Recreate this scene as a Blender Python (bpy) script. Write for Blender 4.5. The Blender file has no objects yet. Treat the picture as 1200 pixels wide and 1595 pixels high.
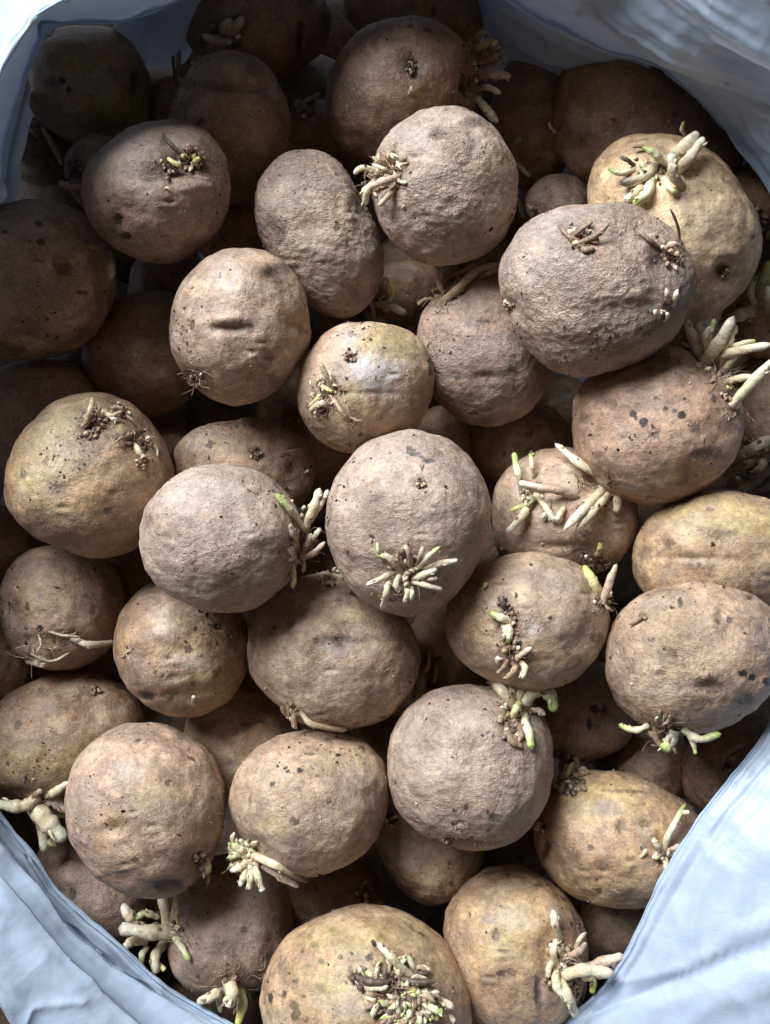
import bpy, math, random
import numpy as np
from mathutils import Vector, Matrix

# ------------------------------------------------------------------ camera, light, exposure
S = bpy.context.scene
COL = S.collection
W0, H0, F, HC = 1200.0, 1595.0, 1531.0, 0.40          # photograph size, focal length in its pixels, camera height (m)
CAM = np.array([0.0, 0.0, HC])
cd = bpy.data.cameras.new('camera'); cam = bpy.data.objects.new('camera', cd); COL.objects.link(cam)
cam.location = (0, 0, HC)
cd.sensor_fit = 'VERTICAL'; cd.sensor_height = 24.0; cd.lens = 24.0 * F / H0
cd.clip_start = 0.01; cd.clip_end = 20
cd.dof.use_dof = True; cd.dof.focus_distance = 0.375; cd.dof.aperture_fstop = 15.0
S.camera = cam
w = bpy.data.worlds.new('World'); S.world = w; w.use_nodes = True
w.node_tree.nodes['Background'].inputs[0].default_value = (0.86, 0.79, 0.78, 1)
w.node_tree.nodes['Background'].inputs[1].default_value = 0.095
LD = Vector((-0.48, 0.70, 0.64)).normalized()          # towards the window
ld = bpy.data.lights.new('window_light', 'AREA'); ld.shape = 'RECTANGLE'; ld.size = 0.95; ld.size_y = 0.70
ld.energy = 67.0; ld.color = (0.89, 0.945, 1.0)
lo = bpy.data.objects.new('window_light', ld); COL.objects.link(lo)
lo.location = LD * 1.5
lo.rotation_euler = LD.to_track_quat('Z', 'Y').to_euler()
S.view_settings.view_transform = 'Standard'; S.view_settings.look = 'None'
S.view_settings.exposure = 0.0; S.view_settings.gamma = 1.0
S.cycles.max_bounces = 8

# ------------------------------------------------------------------ helpers
def world(px, py, z):
    px = np.asarray(px, float); py = np.asarray(py, float); z = np.asarray(z, float)
    d = HC - z
    return np.stack([(px - W0/2)/F*d, -(py - H0/2)/F*d, z + 0*px], -1)

_rng = np.random.RandomState(7)
_perm = _rng.permutation(256); _perm = np.concatenate([_perm]*3)
_grad = _rng.normal(size=(256, 3)); _grad /= np.linalg.norm(_grad, axis=1)[:, None]
def pnoise(P):
    P = np.asarray(P, float); i = np.floor(P).astype(int); f = P - i; i &= 255
    u = f*f*f*(f*(f*6-15)+10); out = 0
    for dx in (0, 1):
        for dy in (0, 1):
            for dz in (0, 1):
                h = _perm[_perm[_perm[(i[..., 0]+dx) & 255] + ((i[..., 1]+dy) & 255)] + ((i[..., 2]+dz) & 255)]
                g = _grad[h]
                dd = g[..., 0]*(f[..., 0]-dx) + g[..., 1]*(f[..., 1]-dy) + g[..., 2]*(f[..., 2]-dz)
                wx = u[..., 0] if dx else 1-u[..., 0]; wy = u[..., 1] if dy else 1-u[..., 1]; wz = u[..., 2] if dz else 1-u[..., 2]
                out = out + dd*wx*wy*wz
    return out*1.6
def fbm(P, o=3):
    r = 0; a = 1; P = np.asarray(P, float)
    for k in range(o): r = r + a*pnoise(P*(2.03**k) + 13.7*k); a *= .5
    return r
def sstep(x, a, b):
    t = np.clip((x-a)/(b-a), 0, 1); return t*t*(3-2*t)

def raw_mesh(name, V, Q, mat, parent=None, attrs=None, smooth=True, origin=None):
    V = np.asarray(V, np.float32).reshape(-1, 3); Q = np.asarray(Q, np.int32)
    me = bpy.data.meshes.new(name); k = Q.shape[1]
    me.vertices.add(len(V)); me.vertices.foreach_set('co', V.ravel())
    me.loops.add(Q.size); me.loops.foreach_set('vertex_index', Q.ravel())
    me.polygons.add(len(Q)); me.polygons.foreach_set('loop_start', np.arange(0, Q.size, k, dtype=np.int32))
    me.polygons.foreach_set('loop_total', np.full(len(Q), k, np.int32))
    me.polygons.foreach_set('use_smooth', np.full(len(Q), smooth, bool))
    me.update(calc_edges=True)
    for an, av in (attrs or {}).items():
        a = me.attributes.new(an, 'FLOAT_COLOR', 'POINT')
        av = np.asarray(av, np.float32)
        if av.shape[1] == 3: av = np.concatenate([av, np.ones((len(av), 1), np.float32)], 1)
        a.data.foreach_set('color', av.ravel())
    me.materials.append(mat)
    o = bpy.data.objects.new(name, me); COL.objects.link(o)
    if parent is not None: o.parent = parent
    return o

_grid = {}
def sphere_quads(nf, nt):
    key = (nf, nt)
    if key not in _grid:
        a = np.arange(nf-1)[:, None]*nt; b = np.arange(nt)[None, :]; b2 = (b+1) % nt
        _grid[key] = np.stack([a+b, a+nt+b, a+nt+b2, a+b2], -1).reshape(-1, 4)
    return _grid[key]
def grid_quads(n, m, closed=False):
    a = np.arange(n-1)[:, None]*m
    b = np.arange(m if closed else m-1)[None, :]; b2 = (b+1) % m
    return np.stack([a+b, a+m+b, a+m+b2, a+b2], -1).reshape(-1, 4)

# ------------------------------------------------------------------ materials
class NT:
    def __init__(s, name):
        s.m = bpy.data.materials.new(name); s.m.use_nodes = True; s.t = s.m.node_tree; s.t.nodes.clear()
        s.out = s.t.nodes.new('ShaderNodeOutputMaterial')
    def n(s, typ, ins=None, **kw):
        nd = s.t.nodes.new('ShaderNode'+typ)
        for k, v in kw.items(): setattr(nd, k, v)
        for k, v in (ins or {}).items():
            if isinstance(v, bpy.types.NodeSocket): s.t.links.new(v, nd.inputs[k])
            else: nd.inputs[k].default_value = v
        return nd
    def math(s, op, a, b=0.0, c=0.0, clamp=False):
        return s.n('Math', {0: a, 1: b, 2: c}, operation=op, use_clamp=clamp).outputs[0]
    def mix(s, f, a, b, mode='MIX'):
        nd = s.t.nodes.new('ShaderNodeMix'); nd.data_type = 'RGBA'; nd.blend_type = mode
        for k, v in ((0, f), (6, a), (7, b)):
            if isinstance(v, bpy.types.NodeSocket): s.t.links.new(v, nd.inputs[k])
            else: nd.inputs[k].default_value = v if k == 0 or len(v) == 4 else (*v, 1)
        return nd.outputs[2]
    def ramp(s, f, lo_, hi, a=0.0, b=1.0):
        return s.n('MapRange', {0: f, 1: lo_, 2: hi, 3: a, 4: b}, interpolation_type='SMOOTHSTEP').outputs[0]
    def noise(s, vec, scale, detail=3, rough=.5, dist=0.0):
        return s.n('TexNoise', {'Vector': vec, 'Scale': scale, 'Detail': detail, 'Roughness': rough, 'Distortion': dist}).outputs[0]

def skin_material():
    T = NT('potato_skin')
    tc = T.n('TexCoord').outputs['Object']; oi = T.n('ObjectInfo').outputs['Random']
    off = T.n('CombineXYZ', {0: T.math('MULTIPLY', oi, 3.1), 1: T.math('MULTIPLY', oi, 7.7), 2: T.math('MULTIPLY', oi, 1.3)}).outputs[0]
    v = T.n('VectorMath', {0: tc, 1: off}, operation='ADD').outputs[0]
    tint = T.n('Attribute', attribute_name='tint').outputs['Color']
    mka = T.n('Attribute', attribute_name='mask').outputs['Alpha']
    mk = T.n('SeparateColor', {0: T.n('Attribute', attribute_name='mask').outputs['Color']})
    dust, speck, wrk = mk.outputs[0], mk.outputs[1], mk.outputs[2]
    # colour
    n1 = T.noise(v, 90, 5, .65); n2 = T.noise(v, 420, 4, .6, .4); n3 = T.noise(v, 1500, 3, .6); n4 = T.noise(v, 45, 4, .6, .8)
    c = T.mix(T.ramp(n1, .38, .62), T.mix(1.0, tint, (.74, .68, .64), 'MULTIPLY'), T.mix(1.0, tint, (1.16, 1.13, 1.08), 'MULTIPLY'))
    c = T.mix(T.ramp(n2, .34, .66, .60, 0.0), c, T.mix(1.0, c, (.55, .47, .42), 'MULTIPLY'))
    c = T.mix(T.math('MULTIPLY', T.ramp(n4, .54, .70), T.ramp(speck, 0, .2, .06, .44)), c, (.13, .085, .065))
    n5 = T.noise(v, 70, 5, .7, 1.0); c = T.mix(T.ramp(n5, .50, .66, 0, .38), c, (.36, .20, .13))
    n6 = T.noise(T.n('VectorMath', {0: v, 1: (.7, .3, .9)}, operation='ADD').outputs[0], 60, 5, .68, .6); c = T.mix(T.ramp(n6, .50, .64, 0, .30), c, (.58, .45, .32))
    sc2 = T.noise(T.n('Mapping', {'Vector': v, 'Rotation': (.4, .9, .7), 'Scale': (1, 3.6, 1)}).outputs[0], 240, 4, .7, 1.6); c = T.mix(T.math('MULTIPLY', T.ramp(sc2, .58, .66), .65), c, (.10, .065, .05))
    # grey dust clings in blotches
    dm = T.math('MULTIPLY', dust, T.ramp(T.noise(v, 160, 5, .7, .3), .30, .66, .25, 1.0))
    c = T.mix(dm, c, (.46, .385, .325))
    # fine lichen like mottling
    c = T.mix(T.math('MULTIPLY', T.ramp(n3, .52, .70), .30), c, (.52, .40, .29))
    c = T.mix(T.math('MULTIPLY', T.ramp(n3, .46, .30), .42), c, (.09, .06, .045))
    n8 = T.noise(T.n('VectorMath', {0: v, 1: (.2, .8, .4)}, operation='ADD').outputs[0], 130, 6, .75, .5)
    c = T.mix(T.math('MULTIPLY', T.ramp(n8, .54, .64), T.ramp(speck, 0, .2, .05, .45)), c, (.20, .15, .135))
    n9 = T.noise(T.n('VectorMath', {0: v, 1: (.9, .1, .6)}, operation='ADD').outputs[0], 800, 4, .7, .3)
    c = T.mix(T.ramp(n9, .56, .66, 0, .5), c, (.11, .075, .055)); c = T.mix(T.ramp(n9, .42, .32, 0, .3), c, (.60, .50, .38))
    # lenticels and soil specks
    vo = T.n('TexVoronoi', {'Vector': T.n('VectorMath', {0: v, 1: T.n('TexNoise', {'Vector': v, 'Scale': 500.0}).outputs[1]}, operation='MULTIPLY_ADD').outputs[0] if False else v, 'Scale': 330.0, 'Randomness': 1.0})
    pick = T.n('SeparateColor', {0: vo.outputs['Color']}).outputs[0]
    sz = T.math('MULTIPLY', T.ramp(pick, .0, 1.0, .05, .26), 1.0)
    spot = T.math('MULTIPLY', T.math('LESS_THAN', T.math('ADD', vo.outputs['Distance'], T.math('MULTIPLY', T.math('SUBTRACT', n3, .5), .55)), sz), T.math('LESS_THAN', pick, T.math('MULTIPLY', speck, 1.3)))
    c = T.mix(T.math('MULTIPLY', spot, .85), c, (.035, .022, .018))
    vb = T.n('TexVoronoi', {'Vector': v, 'Scale': 110.0}); pb = T.n('SeparateColor', {0: vb.outputs['Color']}).outputs[1]
    spot2 = T.math('MULTIPLY', T.math('LESS_THAN', T.math('ADD', vb.outputs['Distance'], T.math('MULTIPLY', T.math('SUBTRACT', n2, .5), .7)), .17), T.math('LESS_THAN', pb, T.math('MULTIPLY', speck, .75)))
    c = T.mix(T.math('MULTIPLY', spot2, .75), c, (.05, .03, .025))
    # pale crumbs of dry soil
    vc = T.n('TexVoronoi', {'Vector': v, 'Scale': 430.0}); pc = T.n('SeparateColor', {0: vc.outputs['Color']}).outputs[2]
    crumb = T.math('MULTIPLY', T.math('LESS_THAN', vc.outputs['Distance'], .20), T.math('LESS_THAN', pc, T.math('MULTIPLY_ADD', wrk, .16, .03)))
    c = T.mix(T.math('MULTIPLY', crumb, .55), c, (.50, .43, .35))
    # relief: fine leather grain, wrinkles, crumbs, pits
    gr = T.noise(v, 900, 4, .65, .5)
    st = T.n('Mapping', {'Vector': v, 'Scale': (1.0, 2.1, 1.4)}).outputs[0]
    wn = T.noise(st, 260, 3, .55, 1.3)
    ridge = T.math('SUBTRACT', 1.0, T.math('MULTIPLY', T.math('ABSOLUTE', T.math('SUBTRACT', wn, .5)), 7.0), clamp=True)
    wn2 = T.noise(v, 520, 3, .6, 1.8)
    ridge2 = T.math('SUBTRACT', 1.0, T.math('MULTIPLY', T.math('ABSOLUTE', T.math('SUBTRACT', wn2, .5)), 6.0), clamp=True)
    h = T.math('MULTIPLY', gr, .00034)
    h = T.math('MULTIPLY_ADD', T.math('MULTIPLY', ridge, wrk), -.00022, h)
    h = T.math('MULTIPLY_ADD', T.math('MULTIPLY', T.noise(v, 330, 4, .62, .6), wrk), .0013, h)
    h = T.math('MULTIPLY_ADD', T.noise(v, 150, 2, .5), .0007, h)
    h = T.math('MULTIPLY_ADD', T.math('MULTIPLY', ridge2, T.math('MULTIPLY_ADD', wrk, .8, .2)), -.00018, h)
    h = T.math('MULTIPLY_ADD', n1, .0004, h)
    h = T.math('MULTIPLY_ADD', crumb, .00030, h)
    h = T.math('MULTIPLY_ADD', spot, -.00025, h)
    h = T.math('MULTIPLY_ADD', spot2, -.0003, h)
    bp = T.n('Bump', {'Height': h, 'Strength': 1.0, 'Distance': 1.0})
    c = T.mix(T.math('MULTIPLY', T.math('MULTIPLY', ridge, wrk), .10), c, (.10, .07, .055))
    c = T.mix(T.math('MULTIPLY', mka, .85), c, T.mix(T.ramp(n2, .3, .7, .5, 0), tint, T.mix(1.0, tint, (.6, .6, .6), 'MULTIPLY')))
    ro = T.math('MULTIPLY_ADD', dust, .14, T.ramp(n1, .3, .7, .34, .50))
    ro = T.math('MULTIPLY_ADD', n3, .18, ro)
    b = T.n('BsdfPrincipled', {'Base Color': c, 'Roughness': ro, 'Normal': bp.outputs[0], 'Specular IOR Level': .60})
    
    T.t.links.new(b.outputs[0], T.out.inputs[0]); return T.m

def shoot_material():
    T = NT('shoot_flesh')
    tc = T.n('TexCoord').outputs['Object']
    tint = T.n('Attribute', attribute_name='tint').outputs['Color']
    n1 = T.noise(tc, 500, 4, .6, .5); n2 = T.noise(tc, 1800, 2)
    c = T.mix(T.ramp(n1, .52, .68, .0, .55), tint, T.mix(1.0, tint, (.46, .33, .22), 'MULTIPLY'))
    c = T.mix(T.ramp(n2, .64, .72, 0, .5), c, (.12, .075, .05)); c = T.mix(1.0, c, (.94, .92, .88), 'MULTIPLY')
    bp = T.n('Bump', {'Height': T.math('MULTIPLY_ADD', n1, .0006, T.math('MULTIPLY', n2, .00015)), 'Strength': .9, 'Distance': 1.0})
    b = T.n('BsdfPrincipled', {'Base Color': c, 'Roughness': .42, 'Normal': bp.outputs[0], 'Specular IOR Level': .45})
    b.inputs['Subsurface Weight'].default_value = .15; b.inputs['Subsurface Radius'].default_value = (.0012, .0010, .0006); b.inputs['Subsurface Scale'].default_value = 1.0
    T.t.links.new(b.outputs[0], T.out.inputs[0]); return T.m

def hair_material():
    T = NT('dry_root'); tint = T.n('Attribute', attribute_name='tint').outputs['Color']
    n1 = T.noise(T.n('TexCoord').outputs['Object'], 900, 3)
    c = T.mix(T.ramp(n1, .4, .65), tint, T.mix(1.0, tint, (.4, .3, .25), 'MULTIPLY'))
    b = T.n('BsdfPrincipled', {'Base Color': c, 'Roughness': .75})
    T.t.links.new(b.outputs[0], T.out.inputs[0]); return T.m

def plastic_material():
    T = NT('bag_film')
    tc = T.n('TexCoord').outputs['Object']
    st = T.n('Mapping', {'Vector': tc, 'Rotation': (0, 0, .6), 'Scale': (1.0, 1.5, 1.0)}).outputs[0]
    n1 = T.noise(st, 22, 4, .55, .8); n2 = T.noise(tc, 75, 4, .6, 1.2); n3 = T.noise(tc, 320, 2)
    dv = T.n('VectorMath', {0: T.n('TexNoise', {'Vector': tc, 'Scale': 30.0, 'Detail': 3.0}).outputs[1], 1: (.018, .018, .018)}, operation='MULTIPLY').outputs[0]
    cv = T.n('VectorMath', {0: st, 1: dv}, operation='ADD').outputs[0]
    v1 = T.n('TexVoronoi', {'Vector': cv, 'Scale': 17.0}).outputs['Distance']; v2 = T.n('TexVoronoi', {'Vector': cv, 'Scale': 52.0}).outputs['Distance']
    r1 = T.math('ABSOLUTE', T.math('SUBTRACT', n1, .5)); r2 = T.math('ABSOLUTE', T.math('SUBTRACT', n2, .5))
    h = T.math('MULTIPLY_ADD', r1, .0012, T.math('MULTIPLY_ADD', r2, .0005, T.math('MULTIPLY', n3, .00008)))
    h = T.math('MULTIPLY_ADD', v1, .0022, h); h = T.math('MULTIPLY_ADD', v2, .0005, h)
    bp = T.n('Bump', {'Height': h, 'Strength': .6, 'Distance': 1.0})
    col = T.mix(T.ramp(n2, .3, .7), (.42, .515, .65), (.47, .56, .685))
    d = T.n('BsdfPrincipled', {'Base Color': col, 'Roughness': T.ramp(n2, .3, .7, .34, .5), 'Normal': bp.outputs[0], 'Specular IOR Level': .5})
    tr = T.n('BsdfTranslucent', {'Color': (.62, .65, .72, 1), 'Normal': bp.outputs[0]})
    m = T.n('MixShader', {0: .20, 1: d.outputs[0], 2: tr.outputs[0]})
    T.t.links.new(m.outputs[0], T.out.inputs[0]); return T.m

def floor_material():
    T = NT('dark_floor'); tc = T.n('TexCoord').outputs['Object']
    st = T.n('Mapping', {'Vector': tc, 'Scale': (1, 12, 1)}).outputs[0]
    n1 = T.noise(st, 14, 5, .6, .6)
    c = T.mix(n1, (.035, .022, .016), (.10, .065, .045))
    b = T.n('BsdfPrincipled', {'Base Color': c, 'Roughness': .5}); T.t.links.new(b.outputs[0], T.out.inputs[0]); return T.m

SKIN, SHOOT, HAIR, FILM, FLOOR = skin_material(), shoot_material(), hair_material(), plastic_material(), floor_material()

# ------------------------------------------------------------------ potatoes: outlines read from the photograph
TONE = {   # base colour, second colour of the big patches, dust, specks, wrinkles
 'grey':  ((.52, .390, .295), (.44, .315, .240), .40, .14, .70),
 'tan':   ((.55, .385, .255), (.44, .295, .200), .14, .20, .30),
 'gold':  ((.60, .410, .230), (.49, .315, .190), .04, .20, .12),
 'peach': ((.55, .360, .235), (.45, .280, .190), .06, .16, .18),
 'pale':  ((.86, .610, .370), (.74, .510, .300), .02, .05, .03),
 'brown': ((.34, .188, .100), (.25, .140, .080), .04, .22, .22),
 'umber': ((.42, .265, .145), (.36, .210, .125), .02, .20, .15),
 'deep':  ((.24, .140, .085), (.18, .110, .070), .04, .22, .2),  # gap potatoes: shade of the gaps put into a darker skin
 'mauve': ((.40, .265, .200), (.31, .205, .160), .22, .14, .45),
 'olive': ((.38, .255, .130), (.39, .235, .135), .04, .22, .18),
}
def E(cx, cy, a, b, ang=0):
    t = np.linspace(0, 2*np.pi, 16, endpoint=False); A = math.radians(ang)
    k = 1 + .03*np.sin(3*t+cx) + .03*np.sin(2*t+cy)
    x = a*k*np.cos(t); y = b*k*np.sin(t)
    return list(zip(cx + x*math.cos(A) - y*math.sin(A), cy + x*math.sin(A) + y*math.cos(A)))
# key: (layer height cm, depth factor, tone, label, outline); listed from the bottom of the pile to its top
P = {}
def pot(key, z, tone, label, pts, dep=.86, group='sprouting potatoes in the bag', **kw):
    P[key] = dict(z=z/100., tone=tone, label=label, pts=np.array(pts, float), dep=dep, group=group, kw=kw)
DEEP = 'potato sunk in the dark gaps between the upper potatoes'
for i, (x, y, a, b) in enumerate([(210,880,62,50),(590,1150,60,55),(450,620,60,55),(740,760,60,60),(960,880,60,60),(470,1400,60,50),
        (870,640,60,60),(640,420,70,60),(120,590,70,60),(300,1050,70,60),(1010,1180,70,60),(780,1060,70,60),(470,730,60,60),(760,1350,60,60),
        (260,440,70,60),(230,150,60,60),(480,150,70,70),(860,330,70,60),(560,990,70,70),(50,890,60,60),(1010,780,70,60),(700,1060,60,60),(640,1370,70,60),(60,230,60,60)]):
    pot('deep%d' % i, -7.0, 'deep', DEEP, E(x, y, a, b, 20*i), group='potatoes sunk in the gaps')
pot('s', -4.5, 'brown', 'tiny shaded potato squeezed left of the two-lobed brown potato near the top', E(262,155,30,36))
pot('v', -4.5, 'brown', 'small dark potato in the gap right of the two-lobed brown potato', E(490,205,52,48))
pot('m', -3.0, 'brown', 'very dark potato cut by the top edge with stubby shoots on its left half', E(398,30,122,95,5))
pot('n', -3.0, 'brown', 'brown potato cut by the top edge behind the large brown one with a black spot', E(650,12,118,68))
pot('k', -3.0, 'olive', 'dark yellowish brown potato tucked under the bag rim in the top left corner', [(40,130),(50,80),(80,50),(130,38),(185,50),(225,95),(238,150),(225,195),(180,215),(110,220),(60,190)])
pot('p', -4.0, 'brown', 'tall dark brown potato in deep shade left of the long dark one', E(832,190,65,112))
pot('o', -2.5, 'brown', 'long dark brown potato running under the folded bag rim at the top right', [(862,160),(870,115),(900,90),(945,80),(1000,90),(1060,125),(1110,165),(1165,230),(1150,275),(1080,295),(960,300),(890,270),(862,215)])
pot('r', -4.5, 'mauve', 'small grey potato in the dark hollow left of the pale golden sprouted potato', E(873,315,54,44))
pot('bb', -3.5, 'brown', 'shaded potato with matted roots right of the pale golden potato', E(1190,320,62,70))
pot('q', -3.5, 'brown', 'small dark potato with a pink stub half hidden behind the dented rosy potato', E(165,275,62,68,-30))
pot('w', -4.0, 'brown', 'dark potato showing only its side below the dented rosy potato', E(362,362,60,56))
pot('t', -4.0, 'brown', 'dim brown potato deep behind the potato with a smile shaped crease', E(230,550,100,98))
pot('u', -3.5, 'mauve', 'dark reddish potato at the left edge, behind the green tinged one', E(55,655,118,98))
pot('cc', -3.5, 'brown', 'dark potato at the left edge directly under the green tinged potato', E(-5,850,58,66))
pot('dd', -3.5, 'brown', 'dark potato cut by the left edge just above the long olive brown one', E(5,1040,52,58))
pot('jj', -4.0, 'brown', 'tiny dim potato between the green tinged potato and the oblong one', E(262,692,36,30))
pot('ll', -4.5, 'brown', 'dark potato in the gap under the silvery skinned potato, left of the central one', E(500,695,60,52))
pot('x', -3.8, 'brown', 'small dark potato peeking out above the right shoulder of the central potato', E(692,690,56,55))
pot('y', -4.8, 'brown', 'nearly black potato in the deep hollow under the dusty mauve potato', E(812,690,85,66))
pot('kk', -3.5, 'brown', 'dark potato with curling greenish shoots in the gap between three upper potatoes', E(632,455,62,50))
pot('ee', -3.5, 'brown', 'shaded potato with a white shoot hanging from it beneath the central potato', E(690,1010,60,68))
pot('gg', -4.5, 'brown', 'dark potato glimpsed right of the gap below the smooth wrinkled potato with green shoots', E(812,1325,56,48))
pot('hh', -4.5, 'brown', 'dark potato in the hole beneath the big speckled tan potato on the right', E(1010,1205,70,56))
pot('ff', -3.5, 'brown', 'dark potato with a thin tan shoot behind the large yellow speckled one at the bottom', E(520,1395,84,62))
pot('z', -2.5, 'tan', 'warm brown potato at the right edge behind thick white shoots and a knot of roots', E(1205,640,80,92))
pot('aa', -2.5, 'gold', 'golden brown potato at the right edge just under the pale golden sprouted one', E(1192,500,68,60))
pot('j', -2.0, 'brown', 'two-lobed brown potato with a waist crease in the shade near the top', [(266,190),(270,160),(285,125),(315,92),(350,80),(400,92),(435,130),(453,180),(450,235),(430,285),(390,315),(330,312),(285,265)])
pot('l', -1.5, 'brown', 'large shaded brown potato with a black spot and a root tangle on its right end', [(507,150),(515,105),(545,60),(590,35),(640,28),(690,38),(730,75),(745,120),(740,170),(700,230),(630,262),(560,250),(520,215)])
pot('b', -3.0, 'mauve', 'dark reddish brown potato against the bag wall at the lower left', E(140,1385,102,66,42))
pot('d', -2.5, 'tan', 'brown potato wrapped by thin white roots along its lower side at the left edge', [(2,950),(5,900),(35,862),(90,850),(150,858),(185,900),(190,960),(172,1010),(130,1037),(70,1042),(20,1012)])
pot('e', -3.0, 'olive', 'olive brown potato set back in shade between three lower left potatoes', E(378,1155,96,98))
pot('g', -2.5, 'mauve', 'rough grey brown potato with black dots wedged left of the big speckled tan one', E(905,1108,86,82))
pot('h', -2.5, 'brown', 'brown potato with a dried curl of root at the right bag edge', E(1148,1195,88,82,-30))
pot('i', -3.0, 'brown', 'plain brown potato under the golden one with a single upright shoot', E(948,1425,88,72))
pot('Z', -2.5, 'tan', 'pointed brown potato hanging below the smooth wrinkled potato with green shoots', [(578,1290),(590,1325),(610,1360),(635,1392),(665,1410),(695,1408),(725,1380),(757,1332),(752,1290),(700,1235),(640,1235),(595,1260)])
pot('oo', -3.0, 'tan', 'sliver of a tan potato visible between the central potato and its right hand neighbours', E(742,848,36,46))
pot('f', -2.0, 'tan', 'oblong tan potato lying crosswise above the dusty one with shoots on its right end', [(270,715),(275,690),(310,668),(360,658),(410,655),(455,668),(483,695),(489,740),(478,780),(430,800),(360,792),(290,762)])
pot('a', -2.0, 'mauve', 'brown potato with thick white shoots on its left side and another bunch at its foot', [(262,1495),(262,1440),(275,1390),(310,1345),(360,1330),(420,1345),(452,1395),(455,1450),(437,1510),(400,1548),(350,1557),(290,1540)])
pot('c', -2.0, 'olive', 'long olive brown potato at the left edge with fat white shoots below it', [(-40,1160),(-10,1105),(45,1065),(100,1047),(160,1052),(205,1078),(228,1118),(212,1170),(170,1212),(100,1242),(30,1247),(-30,1220)])
pot('N', -1.2, 'tan', 'tan potato bristling with long white shoots at the center right', [(768,805),(772,760),(795,725),(835,702),(880,697),(930,712),(970,745),(992,790),(990,830),(968,872),(920,895),(860,898),(800,885),(772,850)])
pot('L', -.8, 'pale', 'smooth pale golden potato crowned with fat white and green shoots at the upper right', [(917,290),(925,255),(950,225),(1000,208),(1050,210),(1100,230),(1140,265),(1170,310),(1187,360),(1180,410),(1155,460),(1115,490),(1085,503),(1030,500),(960,440),(922,350)])
pot('M', -.8, 'mauve', 'dusty mauve potato with a curved tan shoot on top, under the large grey wrinkled one', [(650,520),(660,485),(690,450),(740,425),(790,430),(840,480),(860,560),(850,610),(820,645),(780,662),(735,660),(700,640),(670,600),(652,560)])
pot('K', -.5, 'peach', 'peach brown potato with dark dots and thick white shoots at its upper right', [(893,640),(900,605),(935,575),(990,555),(1040,538),(1078,545),(1112,575),(1145,610),(1161,650),(1150,700),(1125,740),(1085,770),(1035,784),(980,780),(930,757),(905,722),(894,680)])
pot('Q', -.8, 'gold', 'golden blotched potato at the right edge above the big speckled tan one', [(987,870),(990,840),(1015,805),(1060,775),(1110,763),(1170,772),(1235,795),(1270,850),(1255,900),(1200,940),(1150,950),(1080,952),(1010,928),(987,900)])
pot('J', -1.0, 'tan', 'large brown speckled potato cut by the left edge with a stub shoot on its right', [(-40,345),(20,318),(70,312),(115,325),(150,355),(175,400),(181,445),(170,490),(140,530),(95,553),(40,556),(-30,552),(-70,520),(-85,440),(-70,380)])
pot('I', -.5, 'umber', 'big orange brown potato with a green tinge and two withered sprout clusters at the left', [(5,755),(15,710),(40,665),(80,630),(130,610),(180,618),(225,645),(255,685),(270,735),(265,780),(250,820),(220,850),(180,866),(150,868),(100,850),(50,830),(15,800)])
pot('S', -.8, 'umber', 'golden brown potato with a small black hole and a tiny white bud beside it', [(180,1010),(185,965),(205,930),(235,905),(290,898),(340,918),(380,960),(389,1010),(378,1060),(350,1095),(315,1113),(280,1117),(240,1108),(205,1080),(185,1045)])
pot('R', -.6, 'tan', 'lumpy tan potato with a bluish eye scar in its middle, just below the central potato', [(386,1010),(392,965),(415,930),(455,905),(500,893),(545,900),(590,930),(630,960),(650,1000),(654,1040),(640,1080),(610,1115),(570,1130),(520,1135),(480,1130),(440,1105),(405,1070),(388,1040)])
pot('C', -.2, 'grey', 'oval grey wrinkled potato standing upright with a brown patch low on its side', [(400,330),(398,300),(408,270),(430,245),(465,233),(500,236),(530,255),(555,290),(575,330),(592,375),(597,410),(590,450),(570,480),(540,497),(505,490),(475,470),(450,435),(420,390)])
pot('E', 0, 'tan', 'round tan potato with a smile shaped crease and a dry root tuft', [(266,510),(272,470),(290,435),(320,405),(360,388),(400,388),(440,405),(468,440),(482,485),(480,530),(465,570),(440,603),(400,625),(365,631),(325,618),(290,590),(270,550)])
pot('D', 0, 'mauve', 'rosy brown potato with a deep dented eye holding withered buds, near the top left', [(127,310),(130,270),(150,240),(190,210),(230,190),(275,186),(315,200),(345,230),(358,265),(358,310),(345,350),(315,385),(275,403),(240,409),(200,400),(165,375),(140,345)])
pot('O', -.3, 'tan', 'tan potato with green tipped buds down its face and a painted bluish highlight', [(693,970),(700,930),(725,895),(765,873),(810,866),(860,870),(905,880),(935,905),(950,945),(945,990),(925,1030),(890,1060),(855,1077),(800,1072),(750,1052),(710,1020)])
pot('W', -.6, 'gold', 'golden potato with a single upright pale shoot beside the lower right bag edge', [(830,1290),(845,1240),(880,1210),(925,1199),(980,1207),(1040,1232),(1090,1268),(1102,1310),(1085,1360),(1045,1400),(990,1412),(930,1408),(880,1385),(845,1345)])
pot('X', -.6, 'gold', 'golden oval potato at the bottom with a branching white shoot reaching over the bag', [(695,1440),(705,1400),(735,1365),(780,1347),(825,1352),(865,1375),(895,1410),(912,1450),(917,1500),(908,1560),(860,1605),(800,1618),(745,1595),(715,1540),(700,1490)])
pot('F', .4, 'tan', 'small potato with peeling silvery skin and a thin yellow shoot, above the central potato', [(462,610),(470,570),(495,530),(530,508),(570,501),(610,506),(645,520),(668,550),(677,590),(668,630),(645,668),(605,692),(555,707),(520,700),(490,680),(470,650)])
pot('P', .5, 'tan', 'big speckled tan potato with dark blotches at the right edge, yellow green shoots under it', [(942,1030),(950,980),(975,945),(1020,918),(1075,906),(1130,910),(1180,930),(1215,965),(1228,1010),(1210,1060),(1175,1105),(1130,1130),(1080,1142),(1030,1138),(985,1120),(955,1085)])
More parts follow.
